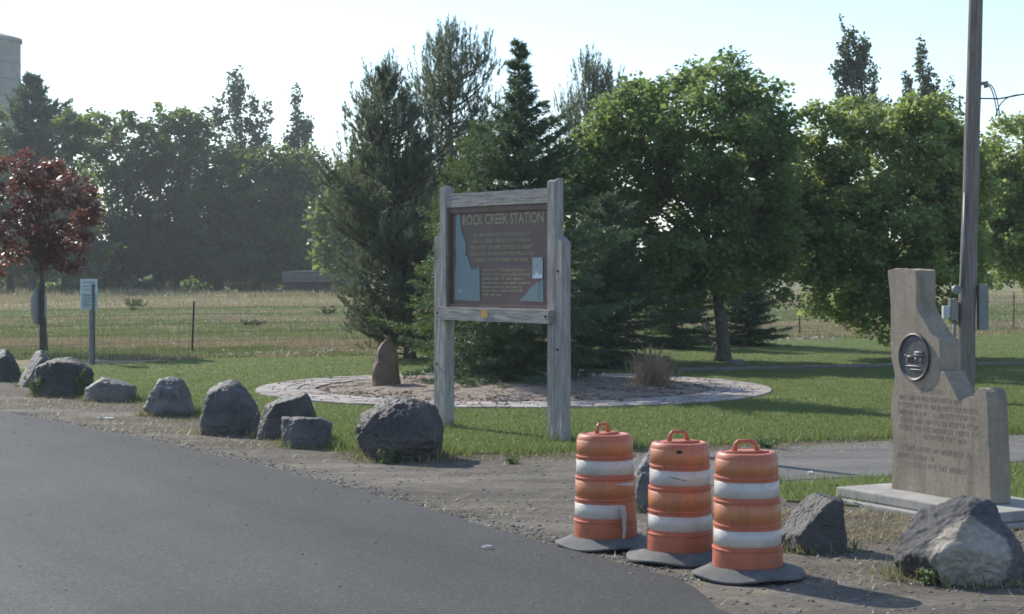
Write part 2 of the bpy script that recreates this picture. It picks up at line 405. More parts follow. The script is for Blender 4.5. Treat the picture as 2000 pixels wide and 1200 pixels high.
def blades(P, z, hmin, hmax, w, lean, rng):
    n = len(P); h = hmin + (hmax - hmin) * rng.random(n); a = rng.random(n) * 2 * np.pi
    la = rng.random(n) * 2 * np.pi; ll = lean * h * rng.random(n)
    ww = w * (0.6 + 0.8 * rng.random(n))
    V = np.zeros((n, 3, 3), np.float32)
    dx, dy = np.cos(a) * ww / 2, np.sin(a) * ww / 2
    V[:, 0] = np.stack([P[:, 0] - dx, P[:, 1] - dy, np.full(n, z) if np.isscalar(z) else z], 1)
    V[:, 1] = np.stack([P[:, 0] + dx, P[:, 1] + dy, np.full(n, z) if np.isscalar(z) else z], 1)
    V[:, 2] = np.stack([P[:, 0] + np.cos(la) * ll, P[:, 1] + np.sin(la) * ll, z + h], 1)
    return V.reshape(-1, 3), np.arange(3 * n).reshape(-1, 3)

RING_C = (0.03, 32.2); RING_O, RING_I = 4.72, 3.62
rng = np.random.default_rng(3)
P = view_sample(420000, 20.0, 62.0, rng)
P = P[in_poly(P, lawn)]
rr = np.hypot(P[:, 0] - RING_C[0], P[:, 1] - RING_C[1]); P = P[rr > RING_O + 0.03]
V, Fc = blades(P, 0.028, 0.015, 0.045, 0.016, 1.3, rng)
tag(link('lawn_grass', np_mesh('lawn_grass', V, Fc), L_grass), 'short green blades of the mown lawn', 'grass', kind='stuff')
# ragged taller fringe along the lawn's near edge and round posts, rocks and verge
def fringe(pts, n, spread, rng):
    pts = np.array(pts); seg = np.hypot(*np.diff(pts, axis=0).T); cum = np.concatenate([[0], np.cumsum(seg)])
    t = rng.random(n) * cum[-1]; i = np.clip(np.searchsorted(cum, t) - 1, 0, len(seg) - 1)
    q = pts[i] + (pts[i + 1] - pts[i]) * ((t - cum[i]) / seg[i])[:, None]
    return q + rng.normal(0, spread, (n, 2))
front = [G(*p) for p in lawn_px[9:]]
f1 = fringe(front, 16000, 0.16, rng)
f1 = f1[np.array([noise.noise(Vector((p[0] * 1.3, p[1] * 1.3, 1.0))) > -0.25 for p in f1])]
f2 = rng.random((26000, 2)) * np.array([9.0, 6.5]) + np.array([1.8, 13.5]); f2 = f2[in_poly(f2, verge)]
f2 = f2[np.array([noise.noise(Vector((p[0] * 1.1, p[1] * 1.1, 6.0))) > -0.3 for p in f2])]
P = np.concatenate([f1, f2])
V, Fc = blades(P, 0.02, 0.05, 0.15, 0.014, 1.0, rng)
tag(link('edge_grass', np_mesh('edge_grass', V, Fc), L_grass), 'longer ragged grass along the edge of the gravel and round the monument', 'grass', kind='stuff')
# straw on the shoulder near the rocks and before the monument
dz = [(G(330, 822), 1.3, 2600), (G(440, 842), 1.2, 2600), (G(120, 785), 1.6, 2200), (G(240, 795), 1.2, 1800), (G(665, 872), 0.7, 1500), (G(1700, 1045), 0.75, 3600), (G(1640, 1010), 0.6, 1600),
      (G(960, 892), 1.0, 1600), (G(1080, 888), 0.9, 1500), (G(1240, 880), 1.2, 1600), (G(1450, 872), 1.4, 2000), (G(1650, 862), 1.2, 1600), (G(1900, 852), 1.6, 1500), (G(900, 1000), 1.2, 700), (G(1700, 1120), 1.0, 900), (G(560, 868), .8, 900)]
Q = []
for (c, r, n) in dz:
    q = rng.normal(0, 1, (n, 2)) * np.array([r, r * 0.42]) + np.array(c); Q.append(q)
P = np.concatenate(Q); P = P[~in_poly(P, edge_j + [far_side[1], far_side[0]])]
V, Fc = blades(P, 0.012, 0.01, 0.05, 0.012, 3.2, rng)
tag(link('straw', np_mesh('straw', V, Fc), L_dry), 'dry straw coloured grass litter scattered over the gravel', 'dry grass', kind='stuff')
# meadow
P = view_sample(230000, 43.0, 190.0, rng, 1.1, 1.7)
P = P[~in_poly(P, lawn)]
zz = np.array([field_h(a, b) for a, b in P])
st = np.array([0.5 + 0.9 * noise.noise(Vector((a * 0.045, b * 0.13, 7.0))) + 0.5 * noise.noise(Vector((a * 0.5, b * 0.5, 3.0))) for a, b in P])
Yv = P[:, 1]
st += np.where(Yv > 108, 0.3, 0.0) + np.where((Yv > 43) & (Yv < 56), 0.3, 0.0) - np.where((Yv > 80) & (Yv < 104), 0.35, 0) - np.where((Yv > 60) & (Yv < 68), 0.25, 0)
dry = st > 0.5
for nm, sel, mt, lb in (('dry_meadow_grass', dry, L_dry, 'straw coloured seed grass standing in the meadow'), ('green_meadow_grass', ~dry, L_mead, 'green grass growing in the meadow')):
    Pn = P[sel]; hs = np.where(Pn[:, 1] > 105, 0.22, 0.11); n = len(Pn)
    V, Fc = blades(Pn, zz[sel], 0.05, 0.2, 0.05, 0.8, rng)
    V = V.reshape(-1, 3, 3); V[:, 2, 2] = zz[sel] + hs * (0.5 + rng.random(n)); V = V.reshape(-1, 3)
    tag(link(nm, np_mesh(nm, V, Fc), mt), lb, 'grass', kind='stuff')

# loose stones on the shoulder, one mesh
def scatter_stones(P, smin, smax, z, rng, flat=0.6):
    n = len(P); base = np.array([(1, 0, 0), (-1, 0, 0), (0, 1, 0), (0, -1, 0), (0, 0, 1), (0, 0, -0.6)], np.float32)
    fc = np.array([(0, 2, 4), (2, 1, 4), (1, 3, 4), (3, 0, 4), (2, 0, 5), (1, 2, 5), (3, 1, 5), (0, 3, 5)])
    s = smin + (smax - smin) * rng.random(n) ** 3
    a = rng.random(n) * 6.28
    B = base[None] * (0.7 + 0.6 * rng.random((n, 6, 1)))
    B[:, :, 2] *= flat
    x = B[:, :, 0] * np.cos(a)[:, None] - B[:, :, 1] * np.sin(a)[:, None]
    y = B[:, :, 0] * np.sin(a)[:, None] + B[:, :, 1] * np.cos(a)[:, None]
    V = np.stack([x, y, B[:, :, 2]], 2) * s[:, None, None]
    V[:, :, 0] += P[:, 0:1]; V[:, :, 1] += P[:, 1:2]; V[:, :, 2] += z + s[:, None] * 0.15
    Fc = (fc[None] + 6 * np.arange(n)[:, None, None]).reshape(-1, 3)
    return V.reshape(-1, 3), Fc
def m_stone():
    t = NT('loose_stone'); g = t.node('ShaderNodeNewGeometry')
    t.base(t.ramp(g.outputs['Random Per Island'], [(0, (0.08, 0.075, 0.07)), (0.6, (0.2, 0.185, 0.165)), (0.93, (0.30, 0.28, 0.25)), (1, (0.55, 0.53, 0.5))])).set(0.9)
    return t.m
M_stone = m_stone()
P = view_sample(16000, 9.5, 34.0, rng, 1.1, 1.6)
P = P[in_poly(P, gp)]; P = P[~in_poly(P, lawn) & ~in_poly(P, verge) & ~in_poly(P, edge_j + [far_side[1], far_side[0]])]
ef = fringe(road_edge[:8], 5000, 0.13, rng) - np.array(rn) * 0.16
V, Fc = scatter_stones(np.concatenate([P, ef]), 0.005, 0.024, 0.010, rng)
rp = rng.random((420, 2)) * np.array([1, 1]); rp = np.array([np.array(e0) + np.array(rd) * (q[0] * 17) + np.array(rn) * (0.05 + 5.0 * q[1] ** 3) for q in rp])
V2, F2 = scatter_stones(rp, 0.004, 0.016, 0.044, rng); V = np.concatenate([V, V2]); Fc = np.concatenate([Fc, F2 + len(V) - len(V2)])
tag(link('gravel_stones', np_mesh('gravel_stones', V, Fc), M_stone), 'loose gravel stones strewn over the shoulder', 'gravel', kind='stuff')
# pale stones in the strip where lawn meets meadow
P = np.concatenate([fringe([G(430, 696), G(600, 690), G(760, 689)], 420, 0.35, rng), fringe([G(1480, 666), G(1620, 662)], 160, 0.4, rng)])
V, Fc = scatter_stones(P, 0.03, 0.11, 0.01, rng)
tag(link('pale_stones', np_mesh('pale_stones', V, Fc), M_plain('pale_stone', (0.4, 0.38, 0.36), 0.9)), 'pale stones along the fence line between lawn and meadow', 'stones', kind='stuff')

# ------------------------------------------------------------------ brick ring path, planting bed
def ring(name, r0, r1, z, mat, n=120, label=None):
    mb = MB(); vs = []; fs = []
    for j in range(n):
        q = 2 * math.pi * j / n
        vs += [(RING_C[0] + r0 * math.cos(q), RING_C[1] + r0 * math.sin(q), z), (RING_C[0] + r1 * math.cos(q), RING_C[1] + r1 * math.sin(q), z)]
    for j in range(n):
        k = (j + 1) % n; fs.append((2 * j, 2 * j + 1, 2 * k + 1, 2 * k))
    mb.add(vs, fs); o = mb.build(name, mat); tag(o, label, kind='structure'); return o
M_joint = M_plain('path_sand', (0.19, 0.165, 0.145), 0.95, 0, 0.35, 14, 0.4)
def m_brick():
    t = NT('paver_brick'); g = t.node('ShaderNodeObjectInfo')
    c = t.ramp(g.outputs['Random'], [(0.0, (0.25, 0.205, 0.18)), (0.35, (0.34, 0.29, 0.26)), (0.7, (0.41, 0.37, 0.335)), (1.0, (0.29, 0.26, 0.24))])
    c = t.mix(c, t.ramp(t.noise(t.world(), 11, 5), [(0.3, (0.7,) * 3), (0.7, (1.2,) * 3)]), 0.8, 'MULTIPLY')
    t.base(c).set(0.9); return t.m
M_brick = m_brick()
path = ring('ring_path', RING_I, RING_O, 0.042, M_joint, label='circular brick paver path round the spruce bed')
M_bed = M_plain('bark_mulch', (0.21, 0.165, 0.13), 0.98, 0, 0.5, 6, 0.8)
bedv = []; 
mb = MB(); rad = [0, 0.8, 1.6, 2.4, 3.0, 3.4, 3.6]; vs = [(RING_C[0], RING_C[1], 0.16)]; fs = []
for ri, r_ in enumerate(rad[1:]):
    for j in range(72):
        q = 2 * math.pi * j / 72
        h = 0.16 * (1 - (r_ / 3.62) ** 2) + 0.05 + 0.04 * noise.noise(Vector((r_ * math.cos(q) * 2, r_ * math.sin(q) * 2, 1)))
        if ri == len(rad) - 2: h = 0.035
        vs.append((RING_C[0] + r_ * math.cos(q), RING_C[1] + r_ * math.sin(q), h))
fs += [(0, 1 + j, 1 + (j + 1) % 72) for j in range(72)]
for ri in range(len(rad) - 2):
    for j in range(72):
        k = (j + 1) % 72; a = 1 + ri * 72; b = a + 72
        fs.append((a + j, b + j, b + k, a + k))
mb.add(vs, fs); tag(mb.build('planting_bed', M_bed, None, True), 'low mound of brown mulch inside the brick ring', kind='structure')
rngm = np.random.default_rng(17); qa = rngm.random(9000) * 6.283; qr = np.where(rngm.random(9000) < 0.06, 3.5 + 1.1 * rngm.random(9000), 3.6 * np.sqrt(rngm.random(9000)))
V, Fc = scatter_stones(np.stack([RING_C[0] + qr * np.cos(qa), RING_C[1] + qr * np.sin(qa)], 1), 0.012, 0.045, 0.05, rngm, 0.35)
V[:, 2] += np.repeat(np.maximum(0.01, 0.14 * (1 - (qr / 3.62) ** 2)), 6)
tm = NT('mulch_chip'); gm = tm.node('ShaderNodeNewGeometry'); tm.base(tm.ramp(gm.outputs['Random Per Island'], [(0, (0.07, 0.05, 0.04)), (0.6, (0.17, 0.125, 0.095)), (1, (0.32, 0.26, 0.20))])).set(0.95)
tag(link('mulch_chips', np_mesh('mulch_chips', V, Fc), tm.m), 'loose bark chips on the planting bed', 'mulch', kind='stuff')
# pavers: alike bricks share one mesh
def brick_mesh(l, w, h=0.05):
    m = MB(); m.box((0, 0, 0), (l, w, h)); b = m.build('paver', M_brick, None, bevel=0.008); me = b.data; bpy.data.objects.remove(b); return me
bm_edge = brick_mesh(0.205, 0.30); bm_course = brick_mesh(0.50, 0.205)
courses = [(RING_O - 0.15, bm_edge, 0.222), (RING_O - 0.42, bm_course, 0.525), (RING_O - 0.645, bm_course, 0.525), (RING_I + 0.16, bm_edge, 0.222)]
stuff_v = MB(); count = 0
cand = []
for ci, (r_, me, step) in enumerate(courses):
    n = int(2 * math.pi * r_ / step)
    for j in range(n):
        q = 2 * math.pi * (j + 0.5 * (ci % 2)) / n
        x, y = RING_C[0] + r_ * math.cos(q), RING_C[1] + r_ * math.sin(q)
        cand.append((y, x, q, me, ci))
cand.sort(key=lambda c: c[0])
for i, (y, x, q, me, ci) in enumerate(cand):
    tilt = (R.gauss(0, 0.012), R.gauss(0, 0.012), q + math.pi / 2 + R.gauss(0, 0.012)); z = 0.036 + R.gauss(0, 0.003)
    if i < 290:
        b = bpy.data.objects.new('paver', me); COL.objects.link(b); b.parent = path
        b.location = (x, y, z); b.rotation_euler = tilt
    else:
        Mx = Matrix.Rotation(tilt[2], 3, 'Z'); L = (0.205, 0.30, 0.05) if me is bm_edge else (0.50, 0.205, 0.05)
        stuff_v.box((x, y, z), L, Mx)
ob = stuff_v.build('far_pavers', M_brick, path); tag(ob, kind='stuff')
# straight paved walk leaving the ring to the right
wp = [G(1330, 724), G(1500, 721), G(1740, 716), G(2000, 712), G(2300, 706)]
wq = [G(1330, 729), G(1500, 725), G(1740, 719.5), G(2000, 715), G(2300, 709)]
walk = sheet('paved_walk', wp + wq[::-1], 0.038, M_joint, 'narrow paved walk running off to the right behind the ring path')
mbw = MB()
for i in range(130):
    t_ = i / 129 * 3.96; k = min(3, int(t_)); fr = t_ - k
    a = Vector(wp[k]).lerp(Vector(wp[k + 1]), fr); b = Vector(wq[k]).lerp(Vector(wq[k + 1]), fr)
    for s_ in (0.2, 0.5, 0.8):
        c = a.lerp(b, s_); mbw.box((c.x, c.y, 0.035 + R.gauss(0, 0.006)), (0.20, 0.24, 0.05), Matrix.Rotation(R.gauss(0, 0.1), 3, 'Z'))
tag(mbw.build('walk_pavers', M_plain('walk_stone', (0.17, 0.155, 0.135), 0.95, 0, 0.35, 3), walk), kind='stuff')
# ------------------------------------------------------------------ foliage builders
def unit(n, rng):
    v = rng.normal(0, 1, (n, 3)); return v / np.linalg.norm(v, axis=1)[:, None]

def leaf_quads(P, L, W, rng, up=0.5):
    n = len(P); nr = unit(n, rng); nr[:, 2] = np.abs(nr[:, 2]) + up; nr /= np.linalg.norm(nr, axis=1)[:, None]
    t = np.cross(nr, unit(n, rng)); t /= np.linalg.norm(t, axis=1)[:, None] + 1e-9
    b = np.cross(nr, t)
    z_ = np.exp(rng.normal(0, 0.24, n)); l = (L * z_)[:, None] / 2; w = (W * z_ * (0.6 + 0.7 * rng.random(n)))[:, None] / 2
    V = np.stack([P - t * l, P + b * w - t * l * 0.1, P + t * l - nr * l * 0.3, P - b * w - t * l * 0.1], 1)
    return V.reshape(-1, 3), np.arange(4 * n).reshape(-1, 4)

def needles(A, D, Ln, n, nl, nw, ang, rng):
    """n needle triangles along each twig (A start, D unit direction, Ln length)."""
    m = len(A); A = np.repeat(A, n, 0); D = np.repeat(D, n, 0); Ln = np.repeat(Ln, n)
    t = rng.random(m * n)
    p = A + D * (t * Ln)[:, None]
    q = np.cross(D, unit(m * n, rng)); q /= np.linalg.norm(q, axis=1)[:, None] + 1e-9
    a = ang * (0.6 + 0.8 * rng.random(m * n))
    d = D * np.cos(a)[:, None] + q * np.sin(a)[:, None]
    s = np.cross(d, unit(m * n, rng)); s /= np.linalg.norm(s, axis=1)[:, None] + 1e-9
    l = nl * (0.7 + 0.6 * rng.random(m * n))[:, None]
    V = np.stack([p - s * nw / 2, p + s * nw / 2, p + d * l], 1)
    return V.reshape(-1, 3), np.arange(3 * m * n).reshape(-1, 3)

def bez(a, b, c, n):
    return [a.lerp(b, t).lerp(b.lerp(c, t), t) for t in [i / (n - 1) for i in range(n)]]

def broadleaf(name, label, px, Y, lobes, nclump, nleaf, leaf, cr, lmat, bmat=None, seed=1, trunk_r=0.16, fork=None, group=None, stems=1, cat='tree', up=0.5, depth=0.9, zg=0.0, lift=0.0, ir=0.34, zs=0.72):
    """lobes: (px, py, rx, ry) ellipses of the crown as they stand at the tree's own distance Y."""
    s = F / Y; X = (px - 1000) / F * Y
    root = empty(name, (X, Y, zg)); tag(root, label, cat, group)
    rng = np.random.default_rng(seed); rr = random.Random(seed)
    L = []
    for i, (cx, cy, rx, ry) in enumerate(lobes):
        rx, ry = 1.09 * rx / s, 1.07 * ry / s
        L.append(((cx - px) / s, rr.uniform(-0.35, 0.35) * rx * depth, EYE + (HZ - cy) / s - zg, rx, max(rx, ry * 0.6) * depth, ry))
    L = np.array(L); wgt = (L[:, 3] * L[:, 5] * L[:, 4]) ** (2 / 3.); wgt /= wgt.sum()
    idx = rng.choice(len(L), nclump, p=wgt)
    d = unit(nclump, rng); rad = (0.30 + 0.70 * rng.random(nclump) ** 0.42) * (1 + 0.16 * (rng.random(nclump) < 0.22) * rng.random(nclump))
    lump = np.array([1 + ir * noise.noise(Vector((v[0] * 2.6 + seed + 3.7 * i_, v[1] * 2.6, v[2] * 2.6))) for v, i_ in zip(d, idx)])
    C = L[idx, :3] + d * L[idx, 3:6] * (rad * lump)[:, None]
    C[:, 2] = np.maximum(C[:, 2], lift)
    crs = cr * (0.55 + 0.9 * rng.random(nclump))
    k = np.maximum(3, (nleaf * (crs / cr) ** 2).astype(int))
    rep = np.repeat(np.arange(nclump), k); n = len(rep)
    off = unit(n, rng) * (crs[rep] * rng.random(n) ** 0.55)[:, None]; off[:, 2] *= zs
    P = C[rep] + off
    P[:, 2] -= 0.10 * np.hypot(off[:, 0], off[:, 1])
    V, Fc = leaf_quads(P, leaf, leaf * 0.72, rng, up)
    link('crown', np_mesh('crown', V, Fc), lmat, root)
    # trunk and limbs
    top = float(L[:, 2].max()); zc = float((L[:, 2] * wgt).sum()); low = float((L[:, 2] - L[:, 5]).min())
    fork = fork if fork is not None else max(0.6, low + 0.3)
    cx = float((L[:, 0] * wgt).sum()); bmat = bmat or M_bark
    tp = Vector((cx * 0.8, 0, max(zc + 0.3 * (top - zc), fork + 0.5)))
    path = bez(Vector((0, 0, -0.1)), Vector((0, 0, fork)), tp, 12)
    path = [p + Vector((rr.gauss(0, 0.02), rr.gauss(0, 0.02), 0)) * trunk_r * 6 * (0.3 if i < 4 else 1) for i, p in enumerate(path)]
    rads = [trunk_r * ((1 - i / 13.0) ** 0.9) for i in range(12)]; rads[0] *= 1.45; rads[1] *= 1.1
    t = MB(); t.tube(path, rads, 10)
    for k2 in range(stems - 1):
        a = rr.uniform(0, 6.28); e = L[rr.randrange(len(L)), :3]
        t.tube(bez(Vector((0, 0, 0.15)), Vector((math.cos(a) * 0.12, math.sin(a) * 0.12, fork)), Vector(e), 10), [trunk_r * 0.75 * (1 - i / 11) for i in range(10)], 8)
    t.build('trunk', bmat, root, True)
    b = MB(); nb = min(nclump, 46)
    order = rng.permutation(nclump)[:nb]
    for j, ci in enumerate(order):
        e = Vector(C[ci]); h = rr.uniform(0.25, 0.9)
        zs = fork * 0.9 + (path[-1].z - fork * 0.9) * h * min(1, max(0.15, (e.z - fork) / max(0.1, top - fork) + 0.15))
        st = min(path, key=lambda p: abs(p.z - zs)); i0 = path.index(st)
        r0 = rads[i0] * rr.uniform(0.3, 0.55)
        mid = st.lerp(e, 0.5) + Vector((0, 0, 0.12 * (e - st).length))
        b.tube(bez(st, mid, e, 6), [r0 * (1 - i / 6.5) for i in range(6)], 5, False)
    b.build('branches', bmat, root, True)
    return root

def spruce(name, label, px, Y, H, Rb, lmat, seed=1, whorl=0.22, nb=13, z0=0.12, nl=0.085, nw=0.016, tw=0.12, nn=8, group=None, power=0.9, cat='spruce tree', droop=0.25, zg=0.0, prof=None):
    X = (px - 1000) / F * Y; root = empty(name, (X, Y, zg)); tag(root, label, cat, group)
    rng = np.random.default_rng(seed); rr = random.Random(seed)
    A, D, Ln = [], [], []; bt = MB()
    z = z0; kk = 0
    while z < H - 0.12:
        f = z / H; Lb = (prof(f) if prof else Rb * (1 - f) ** power) + 0.05
        n = max(4, int(nb * (0.5 + 0.5 * (1 - f))))
        a0 = rr.random() * 6.28
        irr = 0.92 + 0.45 * noise.noise(Vector((z * 2.6 / max(0.3, whorl * 3.5), seed * 3.1, 0.5)))
        for j in range(n):
            a = a0 + 6.283 * j / n + rr.gauss(0, 0.18)
            l = Lb * irr * rr.uniform(0.6, 1.22) * (0.9 + 0.6 * noise.noise(Vector((math.cos(a) * 1.4, math.sin(a) * 1.4, z * 0.9 + seed))))
            el = 0.62 * f - droop * (1 - f) + rr.gauss(0, 0.09)
            u = Vector((math.cos(a) * math.cos(el), math.sin(a) * math.cos(el), math.sin(el)))
            s0 = Vector((0, 0, z + rr.uniform(-0.4, 0.4) * whorl)); tip = s0 + u * l + Vector((0, 0, 0.10 * l))
            mid = s0 + u * l * 0.5 + Vector((0, 0, -0.03 * l))
            pts = bez(s0, mid, tip, 7)
            if l > 0.25: bt.tube(pts[:6], [0.018 * (1 - i / 7) * (0.5 + Rb * 0.35) for i in range(6)], 4, False)
            ns = max(3, int(l / (tw * 0.55)))
            side = u.cross(Vector((0, 0, 1))).normalized()
            for q in range(ns):
                t = 0.12 + 0.9 * (q + rr.random()) / ns; t = min(t, 1.0)
                p = pts[0].lerp(pts[-1], t) if False else (s0.lerp(mid, t)).lerp(mid.lerp(tip, t), t)
                for sg in (-1, 1):
                    dl = (0.30 * l * (1.15 - t) + tw * 0.8) * rr.uniform(0.6, 1.15)
                    dv = (u * 0.75 + side * sg * rr.uniform(0.5, 1.0) + Vector((0, 0, rr.uniform(-0.28, 0.16)))).normalized()
                    A.append(p); D.append(dv); Ln.append(dl)
            A.append(mid); D.append((tip - mid).normalized()); Ln.append((tip - mid).length + 0.03)
        z += whorl * (1.0 - 0.35 * f) * rr.uniform(0.85, 1.15); kk += 1
    A.append(Vector((0, 0, H - 0.5))); D.append(Vector((0, 0, 1))); Ln.append(0.5)
    V, Fc = needles(np.array(A), np.array(D), np.array(Ln), nn, nl, nw, 0.75, rng)
    link('crown', np_mesh('crown', V, Fc), lmat, root)
    tr = 0.028 * H * 0.75
    bt2 = MB(); bt2.tube([(0, 0, -0.1), (0, 0, 0.3), (0, 0, H * 0.5), (0, 0, H - 0.1)], [tr * 1.2, tr, tr * 0.55, 0.012], 9)
    bt2.build('trunk', M_bark, root, True); bt.build('branches', M_bark, root)
    return root

def pine(name, label, px, Y, H, prof, lmat, seed=1, z0=0.6, nbr=90, tuft=0.34, spike=0.0, nn=26, nl=0.13, lean=0.0, group=None, top_open=0.0):
    """prof(f) -> crown radius at height fraction f; spike: share of upright candle shoots."""
    X = (px - 1000) / F * Y; root = empty(name, (X, Y, 0)); tag(root, label, 'pine tree', group)
    rng = np.random.default_rng(seed); rr = random.Random(seed); A, D, Ln = [], [], []; bt = MB()
    for k in range(nbr):
        f = z0 / H + (1 - z0 / H) * ((k + rr.random()) / nbr) ** 0.92; z = f * H
        a = rr.random() * 6.283; l = prof(f) * rr.uniform(0.55, 1.12)
        l *= 0.85 + 0.5 * noise.noise(Vector((math.cos(a) * 1.3, math.sin(a) * 1.3, z * 0.6 + seed)))
        u = Vector((math.cos(a), math.sin(a), 0)); rise = 0.25 + 0.75 * f
        s0 = Vector((lean * f, 0, z - 0.35 * l)); mid = s0 + u * l * 0.65 + Vector((0, 0, rise * l * 0.22)); tip = s0 + u * l + Vector((0, 0, rise * l * 0.75))
        pts = bez(s0, mid, tip, 7)
        r0 = 0.012 + 0.016 * l
        bt.tube(pts, [r0 * (1 - i / 7.5) for i in range(7)], 5, False)
        nt = max(5, int(l * 11))
        for q in range(nt):
            t = 1 - 0.72 * rr.random() ** 1.3
            p = (s0.lerp(mid, t)).lerp(mid.lerp(tip, t), t)
            dr = (tip - mid).normalized()
            dv = dr * 0.6 + Vector((rr.gauss(0, 0.6), rr.gauss(0, 0.6), 0.35 + 0.5 * f + rr.gauss(0, 0.2)))
            p = p + Vector((rr.gauss(0, 0.12), rr.gauss(0, 0.12), rr.gauss(0, 0.08))) * (0.5 + l * 0.5)
            ln = tuft * rr.uniform(0.6, 1.2)
            if rr.random() < spike * f ** 1.5:
                dv = dr * 0.25 + Vector((rr.gauss(0, 0.10), rr.gauss(0, 0.10), 1.0)); ln = tuft * rr.uniform(1.3, 2.4)
            A.append(p); D.append(dv.normalized()); Ln.append(ln)
    A.append(Vector((lean, 0, H - 0.5))); D.append(Vector((0, 0, 1))); Ln.append(0.55)
    V, Fc = needles(np.array(A), np.array(D), np.array(Ln), nn, nl, 0.022, 0.55, rng)
    link('crown', np_mesh('crown', V, Fc), lmat, root)
    tr = 0.018 * H + 0.03
    b2 = MB(); b2.tube([(0, 0, -0.1), (0, 0, 0.3), (lean * 0.5, 0, H * 0.5), (lean * 0.9, 0, H * 0.85), (lean, 0, H)], [tr * 1.2, tr, tr * 0.6, tr * 0.25, 0.012], 9)
    b2.build('trunk', M_bark, root, True); bt.build('branches', M_bark, root, True)
    return root

# ------------------------------------------------------------------ trees on the lawn
broadleaf('maple_tree', 'round dark green maple with a bare trunk on the lawn, right of the sign', 1412, 42.0,
          [(1350, 245, 180, 118), (1235, 250, 85, 85), (1205, 345, 105, 115), (1180, 470, 85, 105), (1445, 330, 112, 140), (1395, 450, 150, 120),
           (1495, 430, 70, 115), (1310, 530, 160, 75), (1470, 230, 60, 70), (1130, 390, 40, 115), (1520, 520, 40, 60)], 700, 95, 0.125, 0.37, L_maple, seed=11, trunk_r=0.19, fork=1.75, lift=1.6, ir=0.28)
broadleaf('maple_tree', 'light yellow green spreading maple behind the stone monument', 1756, 44.0,
          [(1720, 310, 140, 115), (1610, 420, 105, 100), (1555, 400, 75, 80), (1650, 545, 85, 70), (1770, 480, 150, 150), (1850, 320, 60, 110), (1615, 285, 50, 85),
           (1715, 605, 75, 45), (1840, 480, 80, 110), (1500, 455, 45, 75), (1560, 505, 70, 45), (1520, 385, 40, 40), (1790, 290, 90, 90), (1680, 430, 110, 110), (1575, 330, 45, 70), (1470, 430, 30, 50), (1545, 470, 70, 60), (1880, 400, 60, 110)], 1000, 85, 0.125, 0.33, L_maple2, seed=23, trunk_r=0.17, fork=1.3, lift=0.5, ir=0.2)
broadleaf('maple_tree', 'green maple cut by the right edge of the photo, behind the utility pole', 2040, 57.0,
          [(1990, 320, 95, 110), (1945, 420, 70, 110), (2070, 400, 150, 170), (2000, 480, 90, 80)], 400, 85, 0.15, 0.44, L_maple2, seed=31, trunk_r=0.2, fork=1.8, lift=1.3)
SPN = dict(nw=0.024, nl=0.095)
spruce('spruce_tree', 'tall dense dark spruce with a pointed top, directly behind the sign', 1014, 32.6, 6.45, 2.2, L_spruce, seed=5, nb=17, nn=12, whorl=0.30, droop=0.3, prof=lambda f: min(2.15, 3.5 * (1 - f) ** 1.25 + 0.06), **SPN)
spruce('spruce_tree', 'spruce coloured in sunlit green, tucked behind the left shoulder of the tall spruce', 938, 36.5, 5.3, 1.9, L_spruce_lit, seed=6, nb=18, nn=10, whorl=0.24, prof=lambda f: min(1.8, 3.2 * (1 - f) ** 1.1 + 0.1), **SPN)
spruce('spruce_tree', 'low dark spruce between the sign and the maple trunk', 1185, 39.5, 4.0, 1.8, L_spruce, seed=8, nb=18, nn=10, whorl=0.24, power=0.7, **SPN)
spruce('spruce_tree', 'short dark conifer behind the maple trunk, just right of it', 1462, 51.0, 2.7, 1.25, L_spruce, seed=9, nb=18, whorl=0.24, power=0.6, nn=10, **SPN)
spruce('spruce_tree', 'short dark conifer in the shade left of the maple trunk', 1318, 49.0, 3.2, 1.6, L_spruce, seed=10, nb=18, whorl=0.24, power=0.6, nn=10, **SPN)
def pw(pts): return lambda f: float(np.interp(f, [p[0] for p in pts], [p[1] for p in pts]))
pine('pine_tree', 'broad soft grey green pine left of the sign', 800, 43.5, 7.0, pw([(0, 1.5), (0.12, 1.7), (0.3, 2.3), (0.48, 2.7), (0.62, 2.1), (0.78, 1.45), (0.92, 0.75), (1, 0.2)]), L_pine, 3, 0.45, 290, 0.36, 0.2, 30, lean=-0.6)
pine('pine_tree', 'tall open pine with upright spiky shoots above the left sign post', 880, 47.5, 8.4, pw([(0, 0.8), (0.3, 1.5), (0.5, 1.3), (0.7, 1.5), (0.85, 1.35), (0.95, 0.9), (1, 0.3)]), L_pine, 4, 0.8, 190, 0.34, 0.9, 30)
pine('pine_tree', 'spiky pine top showing between the tall spruce and the round maple', 1150, 55.0, 8.5, pw([(0, 0.6), (0.3, 1.4), (0.6, 1.6), (0.8, 1.4), (0.93, 0.9), (1, 0.3)]), L_pine, 14, 1.0, 170, 0.34, 0.9, 30)
broadleaf('plum_tree', 'small purple leaved plum tree at the left edge', 87, 46.7,
          [(85, 430, 85, 85), (15, 410, 80, 90), (140, 395, 40, 75), (85, 350, 60, 38), (10, 490, 70, 45), (160, 440, 35, 35), (125, 490, 45, 40), (-30, 350, 50, 50), (40, 330, 28, 26), (178, 400, 18, 20), (60, 300, 16, 14), (120, 310, 16, 16)], 185, 50, 0.115, 0.25, L_plum, seed=41, trunk_r=0.085, fork=1.65, stems=1, lift=1.5, ir=0.75)

